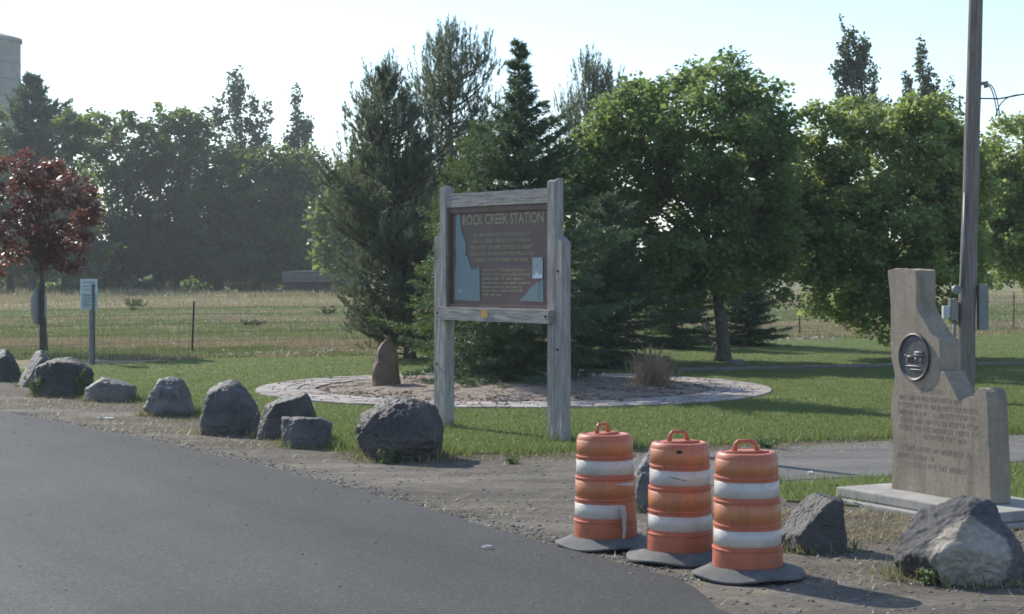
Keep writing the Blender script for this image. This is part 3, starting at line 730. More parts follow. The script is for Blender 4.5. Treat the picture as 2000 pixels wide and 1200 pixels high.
# ------------------------------------------------------------------ far trees beyond the meadow
FT = dict(nleaf=42, leaf=0.5, cr=1.05, bmat=M_barkf, depth=0.8, group='trees beyond the meadow', ir=0.42)
spruce('spruce_tree', 'dark spruce rising above the far tree row beside the silo', 62, 172, 21.3, 6.0, L_spruce, seed=51, whorl=0.95, nb=15, z0=3, nl=0.6, nw=0.2, tw=0.7, nn=10, group='trees beyond the meadow', droop=0.1, prof=lambda f: 8.5 * (1 - f) ** 0.85)
fars = [('far broadleaf tree at the left edge behind the purple plum', 20, 182, [(5, 320, 70, 80), (30, 440, 100, 90), (-20, 480, 80, 60), (20, 505, 90, 34)], 330, L_far),
        ('light green far tree between the far spruce and the long tree row', 128, 180, [(120, 310, 55, 85), (142, 255, 50, 42), (110, 440, 80, 90), (130, 495, 80, 44)], 330, L_farl),
        ('leftmost tall broadleaf tree of the far row', 232, 190, [(235, 290, 75, 75), (195, 255, 40, 38), (240, 400, 110, 110), (215, 480, 95, 62), (235, 510, 80, 30)], 480, L_far),
        ('tall broadleaf tree in the middle of the far row', 345, 192, [(345, 285, 70, 68), (375, 262, 34, 44), (335, 400, 105, 110), (340, 485, 90, 58), (340, 512, 75, 28)], 480, L_far),
        ('dark rounded tree in the far row below the tall poplar', 432, 188, [(425, 340, 50, 60), (435, 430, 95, 95), (430, 490, 80, 52), (425, 512, 70, 28)], 380, L_far),
        ('dense dark tree low in the far row, right of the tall poplar', 502, 186, [(505, 390, 80, 95), (500, 480, 90, 66), (510, 515, 75, 32)], 380, L_far),
        ('rightmost green tree of the far row, below the thin poplar', 590, 188, [(590, 400, 50, 100), (560, 345, 42, 50), (595, 480, 55, 45), (580, 505, 45, 26)], 330, L_farl),
        ('pale green tree in the gap left of the pines', 690, 150, [(695, 400, 50, 80), (655, 450, 34, 75), (735, 370, 45, 70), (690, 490, 60, 40)], 330, L_farl),
        ('far tree hidden mostly behind the broad pine', 800, 160, [(800, 440, 80, 90), (840, 380, 50, 50)], 250, L_far)]
for i, (lb, px, Y, lob, nc, lm) in enumerate(fars):
    broadleaf('field_tree', lb, px, Y, lob, nc, lmat=lm, seed=60 + i, trunk_r=0.42, fork=1.8, lift=1.5, **FT)
PT = dict(nleaf=26, leaf=0.42, cr=0.55, bmat=M_barkf, depth=0.7, trunk_r=0.25, fork=6.0, cat='poplar tree', zs=2.0, ir=0.5, up=0.1)
pops = [('tall forked poplar top rising above the far row on the left', 470, 200, [(458, 190, 16, 45), (470, 215, 24, 45), (500, 240, 22, 45), (430, 235, 18, 36), (475, 290, 50, 50)], 150, 'poplars above the far row'),
        ('thin leaning poplar top right of the forked poplar', 590, 200, [(576, 222, 7, 38), (590, 260, 16, 40), (605, 300, 24, 36), (565, 290, 10, 25)], 62, 'poplars above the far row'),
        ('tall poplar leaning left above the light maple', 1700, 95, [(1643, 48, 6, 22), (1652, 80, 14, 34), (1668, 112, 26, 42), (1682, 160, 36, 45), (1645, 150, 20, 40), (1690, 240, 55, 60)], 230, 'poplars behind the maples'),
        ('shorter poplar top just left of the utility pole', 1815, 95, [(1798, 112, 5, 24), (1804, 140, 13, 30), (1812, 172, 20, 36), (1770, 175, 9, 34), (1852, 185, 9, 26), (1815, 230, 50, 50)], 130, 'poplars behind the maples'),
        ]
for i, (lb, px, Y, lob, nc, gr) in enumerate(pops):
    kw = dict(PT)
    if Y < 120: kw.update(leaf=0.21, cr=0.24, nleaf=22, ir=0.7)
    broadleaf('poplar_tree', lb, px, Y, lob, nc, lmat=L_poplar, seed=80 + i, group=gr, **kw)
rngu = np.random.default_rng(77); n = 8000
X = -62 + 44 * rngu.random(n); Yu = 196 + 8 * rngu.random(n)
hm_ = np.array([1.9 + 1.7 * noise.noise(Vector((x * 0.22, 0.3, 5))) + 0.9 * noise.noise(Vector((x * 0.9, 1.3, 2))) for x in X])
P = np.stack([X, Yu, np.maximum(0.05, hm_) * rngu.random(n) ** 0.8 + 0.1], 1)
V, Fc = leaf_quads(P, 0.6, 0.42, rngu, 0.3)
tag(link('understory_brush', np_mesh('understory_brush', V, Fc), L_far), 'dark tangled brush growing under the far tree row', 'brush', kind='stuff')
rngf = np.random.default_rng(78); n = 26000
X = -66 + 72 * rngf.random(n); Yf = 140 + 48 * rngf.random(n)
kk = np.array([noise.noise(Vector((x * 0.35, y * 0.12, 8))) + 0.5 * noise.noise(Vector((x * 1.1, y * 0.4, 3))) for x, y in zip(X, Yf)]); sel = kk > 0.12
Pm = np.stack([X, Yf], 1)[sel]; km = kk[sel]; V, Fc = blades(Pm, 0.0, 0.3, 0.9, 0.16, 0.7, rngf)
V = V.reshape(-1, 3, 3); V[:, 2, 2] *= (0.3 + 1.1 * km); V = V.reshape(-1, 3); dsel = rngf.random(len(Pm)) < 0.55
for nm, sl, mt in (('margin_weeds', dsel, L_dry), ('margin_brush', ~dsel, L_mead)):
    Vs = V.reshape(-1, 3, 3)[sl].reshape(-1, 3); tag(link(nm, np_mesh(nm, Vs, np.arange(len(Vs)).reshape(-1, 3)), mt), 'straw coloured weeds along the far margin of the meadow' if mt is L_dry else 'green brush along the far margin of the meadow', 'weeds', kind='stuff')
# far-off wood along the horizon: one mass
rngw = np.random.default_rng(99)
n = 26000
a = rngw.random(n); X = -260 + 560 * a; Yw = 330 + 60 * rngw.random(n)
hmax = np.array([7 + 5 * noise.noise(Vector((x * 0.05, 0.3, 0))) + 2.5 * noise.noise(Vector((x * 0.2, 1.3, 0))) for x in X])
P = np.stack([X, Yw, 0.3 + hmax * rngw.random(n) ** 0.7], 1)
V, Fc = leaf_quads(P, 1.9, 1.4, rngw, 0.4)
tag(link('distant_wood', np_mesh('distant_wood', V, Fc), L_far), 'low dark line of distant woodland on the horizon', 'woodland', kind='stuff')

# ------------------------------------------------------------------ silo
sx, sy = (-32 - 1000) / F * 225.0, 225.0
silo = empty('grain_silo', (sx, sy, 0)); tag(silo, 'tall pale grey concrete silo at the left edge behind the trees', 'silo')
M_conc = M_plain('silo_concrete', (0.30, 0.29, 0.275), 0.9, 0, 0.12, 0.5, 0.1)
rS = 70 / F * 225.0; hS = EYE + (HZ - 76) / F * 225.0
MB().lathe([(rS, 0), (rS, hS - 0.5)], 64).build('wall', M_conc, silo, True)
MB().lathe([(rS, hS - 0.5), (rS + 0.22, hS - 0.45), (rS + 0.22, hS), (rS * 0.5, hS + 0.75), (0.01, hS + 1.1)], 64).build('roof', M_conc, silo, True, sharp=0.5)
for k in range(14):
    MB().lathe([(rS + 0.005, 1.6 + k * 2.1), (rS + 0.05, 1.62 + k * 2.1), (rS + 0.05, 1.72 + k * 2.1), (rS + 0.005, 1.74 + k * 2.1)], 64).build('hoop', M_plain('hoop_steel', (0.22, 0.22, 0.22)) if k == 0 else bpy.data.materials['hoop_steel'], silo)

# ------------------------------------------------------------------ far farm trailer and shed
tx, ty = (602 - 1000) / F * 168.0, 168.0; ps = F / 168.0
tr = empty('farm_trailer', (tx, ty, 0), math.radians(-4)); tag(tr, 'old grey farm trailer parked under the far trees', 'trailer')
M_alu = M_plain('weathered_metal', (0.10, 0.106, 0.11), 0.5, 0.4, 0.2, 1.2)
M_dark = M_plain('black_rubber', (0.03, 0.03, 0.032), 0.85, 0, 0.3, 5)
MB().box((0, 0, 1.62), (4.7, 2.1, 1.05)).build('body', M_alu, tr, bevel=0.12)
MB().box((0.5, 0, 2.2), (3.5, 1.9, 0.1)).build('roof', M_plain('roof_white', (0.26, 0.27, 0.28), 0.4, 0.2), tr, bevel=0.03)
MB().box((0, 0, 1.0), (4.9, 1.2, 0.16)).build('chassis', M_dark, tr)
MB().box((0.1, -0.9, 0.72), (4.2, 0.08, 0.5)).build('side_rack', M_barkf, tr)
MB().box((-2.9, 0, 0.95), (1.2, 0.14, 0.12)).build('drawbar', M_dark, tr)
for wx in (-0.45, 0.45):
    for wy in (-1.0, 1.0):
        w = MB(); w.lathe([(0.0, -0.12), (0.2, -0.12), (0.36, -0.11), (0.4, -0.06), (0.4, 0.06), (0.36, 0.11), (0.2, 0.12), (0.0, 0.12)], 24)
        w.v = [(wx + v[0], wy + v[2], 0.4 + v[1]) for v in w.v]; w.build('wheel', M_dark, tr, True)
for k in range(4):
    MB().box((-1.7 + k * 1.13, -1.06, 1.75), (0.75, 0.03, 0.4)).build('vent_panel', M_plain('panel_grey', (0.12, 0.128, 0.135)) if k == 0 else bpy.data.materials['panel_grey'], tr)
hx, hy = (672 - 1000) / F * 176.0, 176.0
sh = empty('round_roof_shed', (hx, hy, 0), 0.05); tag(sh, 'dark round roofed shed beside the far trailer', 'shed')
arc = [(-1.75 + 0, 0.9)] + [(1.75 * math.cos(math.pi - math.pi * i / 14), 0.9 + 1.7 * math.sin(math.pi * i / 14)) for i in range(15)] + [(1.75, 0.9)]
MB().prism(arc[1:-1], lambda u, z, t: (u, t, z), -2.0, 2.0).build('roof', M_plain('shed_roof', (0.055, 0.058, 0.065), 0.7, 0, 0.2, 1), sh)
for x in (-1.7, 1.7):
    for y in (-1.9, 1.9): MB().box((x, y, 0.45), (0.14, 0.14, 0.95)).build('post', M_barkf, sh)

# ------------------------------------------------------------------ wire fence
fa, fb = Vector(G(375, 690)), Vector(G(1562, 655)); fd = (fb - fa)
M_tpost = M_plain('fence_post_steel', (0.06, 0.065, 0.055), 0.7, 0.3, 0.4, 20)
M_wire = M_plain('fence_wire', (0.2, 0.2, 0.19), 0.5, 0.8, 0.2, 4)
fn = empty('wire_fence', (fa.x, fa.y, 0)); tag(fn, 'thin woven wire fence on steel posts between lawn and meadow', 'fence')
posts = [-0.5, 0, 0.5, 1.0, 1.5]
for k in posts:
    p = fd * k; lean = R.uniform(-0.02, 0.05)
    m = MB(); M3 = Matrix.Rotation(lean, 3, 'Y') @ Matrix.Rotation(0.6, 3, 'Z')
    m.box((p.x + lean * 0.7, p.y, 0.67), (0.05, 0.012, 1.42), M3); m.box((p.x + lean * 0.7, p.y, 0.67), (0.012, 0.045, 1.42), M3)
    m.build('post', M_tpost, fn)
for z in (0.12, 0.32, 0.55, 0.8, 1.05, 1.22):
    m = MB()
    for a, b in zip(posts[:-1], posts[1:]):
        p, q = fd * a, fd * b
        m.tube([(p.x, p.y, z), ((p.x + q.x) / 2, (p.y + q.y) / 2, z - 0.03), (q.x, q.y, z)], 0.005, 4)
    m.build('wire', M_wire, fn)
m = MB()
for i in range(150):
    p = fd * (-0.5 + 2.0 * i / 149); m.tube([(p.x, p.y, 0.1), (p.x, p.y, 1.06)], 0.0035, 3, False)
tag(m.build('stay_wires', M_wire, fn), kind='stuff')
# ------------------------------------------------------------------ boulders
def icodirs(sub):
    bm = bmesh.new(); bmesh.ops.create_icosphere(bm, subdivisions=sub, radius=1.0)
    V = np.array([v.co[:] for v in bm.verts]); Fc = np.array([[v.index for v in f.verts] for f in bm.faces]); bm.free()
    return V, Fc
ICO = {k: icodirs(k) for k in (5, 6)}

def rock(name, label, box, mat, planes=(), seed=1, depth=0.85, sub=5, rough=0.075, nplanes=15, p=22, group='boulders along the gravel', bury=0.12, taper=None, cat='boulder', yaw=0.0):
    x0, x1, y0, y1 = box
    Yf = F * EYE / (y1 - HZ); sc = F / Yf
    w = (x1 - x0) / sc; ry = w / 2 * depth
    Yc = Yf + ry * 0.75; sc = F / Yc; w = (x1 - x0) / sc
    top = EYE + (HZ - y0) / F * Yc; h = top + bury
    X = ((x0 + x1) / 2 - 1000) / F * Yc
    rr = random.Random(seed); V, Fc = ICO[sub]
    N = []
    for _ in range(nplanes):
        v = Vector((rr.gauss(0, 1), rr.gauss(0, 1), rr.gauss(0, 0.8))).normalized()
        if v.z < -0.1: v.z = 0.08 * rr.random(); v.normalize()
        N.append((*v, rr.uniform(0.74, 0.98)))
    for q in planes:
        v = Vector(q[:3]).normalized(); N.append((*v, q[3]))
    N += [(1, 0, 0, 1), (-1, 0, 0, 1), (0, 1, 0, 1), (0, -1, 0, 1), (0, 0, -1, 0.8), (0, 0, 1, 1.05)]
    N = np.array(N); dots = np.maximum(0, V @ N[:, :3].T) / N[:, 3]
    r = (dots ** p).sum(1) ** (-1.0 / p)
    P = V * r[:, None]
    d = np.array([0.55 * noise.fractal(Vector(v) * 1.7 + Vector((seed, 0, 0)), 1.0, 2.0, 3) + 0.42 * (abs(noise.noise(Vector(v) * 4.0 + Vector((0, seed, 0)))) - 0.25)
                  + 0.30 * noise.fractal(Vector(v) * 9.0 + Vector((0, 0, seed)), 0.9, 2.0, 4) for v in P])
    P = P * (1 + rough * 1.6 * d)[:, None]
    if taper:
        t = (P[:, 2] - P[:, 2].min()) / np.ptp(P[:, 2]); P[:, :2] *= np.interp(t, [a for a, _ in taper], [b for _, b in taper])[:, None]
    c, s_ = math.cos(yaw), math.sin(yaw)
    P[:, 0], P[:, 1] = P[:, 0] * c - P[:, 1] * s_, P[:, 0] * s_ + P[:, 1] * c
    for ax, L in ((0, w), (1, 2 * ry), (2, h)):
        lo, hi = P[:, ax].min(), P[:, ax].max(); P[:, ax] = (P[:, ax] - lo) / (hi - lo) * L - (L / 2 if ax < 2 else bury)
    me = np_mesh(name, P, Fc); o = link(name, me, mat, None, True); o.location = (X, Yc, 0.012)
    me.set_sharp_from_angle(angle=0.6)
    ROCKS.append((X, Yc, w / 2, ry)); tag(o, label, cat, group); return o
ROCKS = []

RK = lambda nm, k=1.0, pale=0.55, seed=0.0, k0=1.3: M_rock(nm, (0.060 * k, 0.056 * k, 0.054 * k), (0.098 * k, 0.092 * k, 0.088 * k), (0.180 * k, 0.170 * k, 0.157 * k), pale, seed)
MR1, MR2, MR3 = RK('basalt_dark', 0.62, 0.66, 1.0), RK('basalt_grey', 1.2, 0.50, 4.0), RK('basalt_brown', 0.85, 0.58, 8.0)
t = NT('basalt_broken_face'); g = t.coord(); n1 = t.noise(g, 3.0, 6, 0.65); n2 = t.noise(g, 22.0, 5, 0.65)
c = t.ramp(n1, [(0.3, (0.055, 0.055, 0.06)), (0.7, (0.15, 0.145, 0.14))])
vm = t.node('ShaderNodeVectorMath', operation='DISTANCE'); t.l.new(g, vm.inputs[0]); vm.inputs[1].default_value = (-0.04, -0.36, 0.22)
ad = t.node('ShaderNodeMath', operation='MULTIPLY_ADD'); t.l.new(t.noise(g, 6.0, 4), ad.inputs[0]); ad.inputs[1].default_value = 0.28; t.l.new(vm.outputs['Value'], ad.inputs[2])
c = t.mix(c, t.ramp(n1, [(0.35, (0.30, 0.26, 0.205)), (0.65, (0.38, 0.35, 0.31))]), t.ramp(ad.outputs[0], [(0.40, (1, 1, 1)), (0.46, (0, 0, 0))]))
c = t.mix(c, t.ramp(n2, [(0.3, (0.65,) * 3), (0.7, (1.25,) * 3)]), 0.8, 'MULTIPLY')
t.base(c).set(0.85, 0, 0.3); t.bump(t.mix(n1, n2, 0.5), 0.8, 0.05); MR4 = t.m

rock('boulder', 'dark boulder cut by the left edge of the photo', (-40, 40, 684, 746), MR1, [(-.2, -.3, .9, .8), (.8, 0, .5, .8)], 3)
rock('boulder', 'boulder with a pale slanted left face, second from the left edge', (36, 108, 686, 758), MR2, [(-.75, -.35, .55, .42), (.7, 0, .6, .7)], 5)
rock('boulder', 'large dark boulder with a hollow in its flat top, below the white sign', (64, 188, 699, 777), MR1, [(0, -.12, 1, .72), (.55, 0, .8, .82), (-.5, -.1, .85, .84)], 8, rough=0.10)
rock('boulder', 'low grey wedge shaped boulder right of the white sign post', (164, 266, 737, 787), MR2, [(.38, 0, .92, .52), (-.62, -.1, .78, .55), (0, -.6, .8, .75)], 12)
rock('boulder', 'grey boulder with narrow top, between the low wedge and the tall dome', (279, 383, 737, 816), MR2, [(-.85, -.1, .5, .62), (.85, 0, .42, .66), (.1, -.55, .8, .68), (-.3, -.8, .3, .7), (-.1, 0, 1, .72), (.1, -.7, -.7, .85), (-.7, -.2, -.6, .85)], 16, rough=0.09)
rock('boulder', 'tall dome shaped boulder with its right side sloping', (391, 510, 745, 852), MR3, [(.72, 0, .62, .62), (-.97, -.1, .15, .8), (-.4, 0, .9, .80), (.1, -.1, 1, .74), (0, -.75, .6, .72), (0, -.8, -.6, .9)], 19, p=14)
rock('boulder', 'angular boulder with a bright flat slab top, behind the short stump shaped rock', (500, 626, 767, 861), MR1, [(-.30, -.05, .95, .56), (.9, 0, .36, .78), (0, -.95, .1, .7), (-.95, 0, .2, .75)], 23, p=34)
rock('boulder', 'small dark rock leaning against the left foot of the slab topped boulder', (486, 530, 808, 858), MR1, [(.5, 0, .8, .7)], 25)
rock('boulder', 'short stump shaped rock with a pale flat top', (549, 650, 815, 878), MR3, [(0, -.04, 1, .74), (0, .1, 1, .76)] + [(math.cos(q), math.sin(q), 0.05 * math.sin(3 * q), 0.92 + 0.06 * math.sin(5 * q)) for q in [i * 0.52 for i in range(12)]], 28, depth=0.95, p=26, nplanes=5)
rock('boulder', 'largest rounded dark boulder, beside the left post of the sign', (696, 867, 779, 905), MR1, [(-.6, -.2, .8, .85), (.5, 0, .85, .88), (-.1, -.7, .7, .86), (.75, -.25, -.6, .80), (-.75, -.25, -.6, .84), (0, -.8, -.6, .80), (0.1, 0, 1, .92)], 33, sub=6, p=14, rough=0.085, depth=0.95)
rock('boulder', 'light grey boulder showing between the first and second drum', (1226, 1338, 878, 1003), MR2, [(0, -.5, .85, .7), (-.9, -.2, .2, .8)], 36, sub=6)
rock('boulder', 'dark wedge boulder right of the nearest drum', (1520, 1661, 969, 1084), MR1, [(-.58, -.22, .76, .40), (.98, -.1, .08, .74), (.2, -.85, .25, .66), (-.9, -.3, -.3, .9), (.25, 0, 1, .78)], 41, sub=6, p=24, rough=0.07)
rock('boulder', 'big boulder with a pale broken face at the lower right corner', (1750, 2015, 974, 1146), MR4, [(-.62, -.30, .72, .56), (-.75, -.35, -.5, .8), (.15, -.75, .55, .62), (.85, -.1, .45, .74), (0, -.95, -.2, .72), (-.1, 0, 1, .8)], 47, sub=6, p=26, rough=0.085, depth=0.75)
M_sand = M_rock('brown_sandstone', (0.095, 0.056, 0.036), (0.14, 0.086, 0.058), (0.19, 0.125, 0.085), 0.66, 2.0)
stx, sty = G(752, 768); st_m = MB(); vs = []; NR, NS = 30, 28; h_ = 102 / (F / sty)
for a_ in range(NR + 1):
    t_ = a_ / NR; w_ = 0.27 * max(0.03, (1 - t_ ** 2.3)) ** 0.62 * (1.0 if t_ > 0.15 else 0.97)
    for b_ in range(NS):
        q = 6.2832 * b_ / NS; k_ = 1.0 / max(abs(math.cos(q)) ** 3 + abs(math.sin(q)) ** 3, 1e-3) ** (1 / 3.)
        p = Vector((math.cos(q) * k_ * w_ * 1.0 + 0.03 * t_, math.sin(q) * k_ * w_ * 0.62, t_ * h_))
        p += noise.noise_vector(p * 4.0) * 0.03 + noise.noise_vector(Vector((p.x * 22, p.y * 22, p.z * 5))) * 0.012
        vs.append((p.x, p.y, t_ * h_ - 0.05 * (1 - t_)))
st_m.add(vs, [(a_ * NS + b_, a_ * NS + (b_ + 1) % NS, (a_ + 1) * NS + (b_ + 1) % NS, (a_ + 1) * NS + b_) for a_ in range(NR) for b_ in range(NS)] + [tuple(NR * NS + b_ for b_ in range(NS))])
o = st_m.build('standing_stone', M_sand, None, True, sharp=0.6); o.location = (stx, sty + 0.15, 0.03); o.rotation_euler = (0, 0, 0.5)
tag(o, 'pointed brown standing stone in the brick ring', 'stone', 'stones in the lawn')
rock('boulder', 'small flat grey stone at the foot of the maple trunk', (1416, 1452, 703, 716), MR2, [(0, 0, 1, .7)], 55, group='stones in the lawn', bury=0.03, cat='stone')

# weeds and straw collected round the foot of the boulders and posts
rs = np.random.default_rng(55); SG, SD = [], []
for (X, Y, a_, b_) in ROCKS:
    n = int(260 * (a_ + b_) / 0.8); q = rs.random(n) * 6.2832; k_ = 0.98 + np.abs(rs.normal(0, 0.16, n))
    P = np.stack([X + np.cos(q) * a_ * k_, Y + np.sin(q) * b_ * k_], 1); dry_ = rs.random(n) < 0.62; SD.append(P[dry_]); SG.append(P[~dry_])
for (px, py) in ((873, 838), (1085, 865)):
    c = np.array(G(px, py)); SG.append(c + rs.normal(0, 0.16, (260, 2)))
V, Fc = blades(np.concatenate(SG), 0.015, 0.05, 0.17, 0.013, 1.0, rs); tag(link('boulder_grass', np_mesh('boulder_grass', V, Fc), L_grass), 'tufts of green grass round the foot of the boulders', 'grass', kind='stuff')
V, Fc = blades(np.concatenate(SD), 0.012, 0.03, 0.13, 0.012, 1.6, rs); tag(link('boulder_straw', np_mesh('boulder_straw', V, Fc), L_dry), 'dry straw caught round the foot of the boulders', 'dry grass', kind='stuff')

# ------------------------------------------------------------------ wooden sign
Lp, Rp = Vector(G(873, 838)), Vector(G(1085, 865))
ud = (Rp - Lp).normalized(); nrm = Vector((ud.y, -ud.x))
if nrm.y > 0: nrm = -nrm                                          # faces the road
SL = (Rp - Lp).length
sign = empty('historical_sign', (Lp.x, Lp.y, 0)); tag(sign, 'large brown and yellow historical sign board in a weathered timber frame', 'sign')
def SP(u, z, t=0.0): return (ud.x * u + nrm.x * t, ud.y * u + nrm.y * t, z)    # t forward of the post line
def m_timber():
    t = NT('weathered_timber'); v = t.coord((1, 1, 0.10)); v2 = t.coord((1, 1, 1))
    g = t.noise(v, 26, 6, 0.7); b = t.noise(v2, 2.2, 4)
    c = t.ramp(g, [(0.28, (0.15, 0.136, 0.125)), (0.5, (0.315, 0.29, 0.27)), (0.72, (0.46, 0.43, 0.40))])
    c = t.mix(c, (0.235, 0.20, 0.165), t.ramp(b, [(0.5, (0, 0, 0)), (0.75, (0.6,) * 3)]))
    t.base(c).set(0.92, 0, 0.2); t.bump(g, 0.9, 0.02); return t.m
def m_timber_h():
    t = NT('weathered_beam'); t0 = t.node('ShaderNodeTexCoord'); m1 = t.node('ShaderNodeMapping')
    m1.inputs['Rotation'].default_value = (0, 0, -math.atan2(ud.y, ud.x)); m1.inputs['Scale'].default_value = (1, 1, 1); t.l.new(t0.outputs['Object'], m1.inputs[0])
    m2 = t.node('ShaderNodeMapping'); m2.inputs['Scale'].default_value = (0.09, 1, 1); t.l.new(m1.outputs[0], m2.inputs[0])
    g = t.noise(m2.outputs[0], 30, 6, 0.7)
    c = t.ramp(g, [(0.28, (0.14, 0.127, 0.115)), (0.5, (0.31, 0.285, 0.262)), (0.72, (0.46, 0.43, 0.40))])
    t.base(c).set(0.92, 0, 0.2); t.bump(g, 0.95, 0.02); return t.m
M_tim, M_timh = m_timber(), m_timber_h()
def timber(name, u0, u1, z0, z1, t0, t1, mat, chamfer=0.0, rag=0.0, seed=0):
    # an old sawn timber: subdivided box with worn, slightly wandering faces
    nz_ = 26; nu = 3; rr = random.Random(seed)
    vert = (z1 - z0) > (u1 - u0)
    m = MB(); prof = []
    ring_uv = [(u0, t0), ((u0 + u1) / 2, t0), (u1, t0), (u1, (t0 + t1) / 2), (u1, t1), ((u0 + u1) / 2, t1), (u0, t1), (u0, (t0 + t1) / 2)]
    if not vert: ring_uv = [(z0, t0), ((z0 + z1) / 2, t0), (z1, t0), (z1, (t0 + t1) / 2), (z1, t1), ((z0 + z1) / 2, t1), (z0, t1), (z0, (t0 + t1) / 2)]
    a0, a1 = (z0, z1) if vert else (u0, u1); vs = []
    for i in range(nz_ + 1):
        a = a0 + (a1 - a0) * i / nz_
        for j, (p, t_) in enumerate(ring_uv):
            q = noise.noise_vector(Vector((a * 3.0, j * 1.7, seed))) * 0.005 + noise.noise_vector(Vector((a * 16.0, j * 3.7, seed))) * 0.003
            aa = a
            if i == nz_ and vert:
                aa -= chamfer * max(0, (p - u0) / (u1 - u0)) ; aa -= rag * rr.random()
            vs.append(SP(p + q.x, aa, t_ + q.y) if vert else SP(aa, p + q.x, t_ + q.y))
    fs = []
    for i in range(nz_):
        for j in range(8):
            k = (j + 1) % 8; fs.append((i * 8 + j, i * 8 + k, (i + 1) * 8 + k, (i + 1) * 8 + j))
    fs.append(tuple(range(7, -1, -1))); fs.append(tuple(nz_ * 8 + j for j in range(8)))
    m.add(vs, fs); return m.build(name, mat, sign, bevel=0.0)
timber('post', -0.07, 0.075, -0.1, 3.40, -0.07, 0.075, M_tim, rag=0.05, seed=1)
timber('post', SL - 0.075, SL + 0.07, -0.1, 3.40, -0.07, 0.075, M_tim, rag=0.07, seed=2)
timber('side_post', -0.215, -0.073, -0.1, 2.68, -0.075, 0.07, M_tim, chamfer=-0.05, rag=0.02, seed=3)
timber('side_post', SL + 0.073, SL + 0.215, -0.1, 2.66, -0.075, 0.07, M_tim, chamfer=0.09, rag=0.02, seed=4)
timber('upper_beam', 0.08, SL - 0.08, 3.08, 3.27, -0.06, 0.065, M_timh, seed=5)
timber('lower_beam', -0.06, SL + 0.05, 1.53, 1.70, 0.079, 0.16, M_timh, seed=6)
timber('lower_beam', 0.08, SL - 0.08, 1.545, 1.71, -0.06, 0.070, M_timh, seed=7)
M_brown = M_plain('sign_brown', (0.125, 0.078, 0.073), 0.55, 0, 0.10, 3)
M_brown2 = M_plain('sign_frame_brown', (0.135, 0.085, 0.07), 0.6, 0, 0.15, 5)
M_teal = M_plain('sign_map_teal', (0.145, 0.215, 0.225), 0.5, 0, 0.07, 3)
M_yel = M_plain('sign_letter_yellow', (0.33, 0.295, 0.16), 0.5, 0, 0.1, 8)
M_pale = M_plain('sign_inset_pale', (0.24, 0.29, 0.31), 0.5, 0, 0.15, 14)
M_wht = M_plain('sign_white', (0.48, 0.55, 0.64), 0.5, 0, 0.1, 9)
BT = 0.0                                                          # board face plane
board = MB(); board.prism([(0.08, 1.715), (SL - 0.08, 1.715), (SL - 0.08, 3.075), (0.08, 3.075)], SP, BT - 0.03, BT); board = board.build('board', M_brown, sign)
for (a, b, c_, d_) in ((0.08, SL - 0.08, 3.00, 3.075), (0.08, SL - 0.08, 1.715, 1.75), (0.08, 0.12, 1.752, 2.998), (SL - 0.12, SL - 0.08, 1.752, 2.998)):
    MB().prism([(a, c_), (b, c_), (b, d_), (a, d_)], SP, BT + 0.002, BT + 0.035).build('moulding', M_brown2, sign)
P0 = (Lp.x, Lp.y); D0 = (ud.x, ud.y)
def CR(x, y): return UZ(880 + x / 6.315, 410 + y / 6.315, P0, D0)
def flat(name, pts, mat, t0, t1, parent): return MB().prism([CR(*p) for p in pts], SP, t0, t1).build(name, mat, parent)
flat('state_map', [(75, 48), (125, 48), (130, 200), (150, 300), (176, 370), (195, 420), (190, 530), (185, 570), (215, 570), (235, 650), (255, 710), (270, 745), (300, 725), (325, 735), (350, 705), (362, 720),
                   (368, 1125), (58, 1112), (58, 740), (75, 650), (75, 530), (62, 450), (70, 250)], M_teal, BT + 0.003, BT + 0.007, board)
flat('map_marker', [(100, 975), (150, 978), (150, 1025), (100, 1022)], M_pale, BT + 0.009, BT + 0.011, board)
flat('inset_map', [(1148, 866), (1098, 882), (1040, 920), (1000, 950), (950, 1020), (900, 1080), (850, 1122), (1148, 1138)], M_teal, BT + 0.003, BT + 0.007, board)
flat('inset_panel', [(1018, 588), (1146, 590), (1146, 850), (1018, 850)], M_pale, BT + 0.009, BT + 0.012, board)
flat('inset_picture', [(1022, 846), (1022, 808), (1050, 800), (1062, 770), (1072, 755), (1086, 775), (1100, 800), (1122, 796), (1143, 804), (1143, 846)], M_wht, BT + 0.014, BT + 0.016, board)
MB().prism([CR(1090, 880), CR(1094, 880), CR(1094, 1120), CR(1090, 1120)], SP, BT + 0.009, BT + 0.010).build('map_line', M_brown2, board)

def text_mesh(s):
    cu = bpy.data.curves.new('txt', 'FONT'); cu.body = s; cu.size = 1.0; cu.resolution_u = 3; cu.offset = 0.012
    ob = bpy.data.objects.new('txt', cu); COL.objects.link(ob)
    bpy.context.view_layer.update()
    me = bpy.data.meshes.new_from_object(ob.evaluated_get(bpy.context.evaluated_depsgraph_get()))
    bpy.data.objects.remove(ob); bpy.data.curves.remove(cu)
    V = np.array([v.co[:] for v in me.vertices]); Fs = [tuple(p.vertices) for p in me.polygons]; bpy.data.meshes.remove(me)
    return V, Fs
def line_on_sign(s, x0, x1, yb, cap, t_, mb, serif=False):
    V, Fs = text_mesh(s); a = CR(x0, yb); b = CR(x1, yb)
    zcap = cap / 6.315 / (F / 23.2)
    lo, hi = V[:, 0].min(), V[:, 0].max(); H = 0.70
    mb.add([SP(a[0] + (v[0] - lo) / (hi - lo) * (b[0] - a[0]), a[1] + v[1] / H * zcap, t_) for v in V], Fs)
title = MB(); line_on_sign('ROCK CREEK STATION', 152, 1150, 190, 128, BT + 0.005, title)
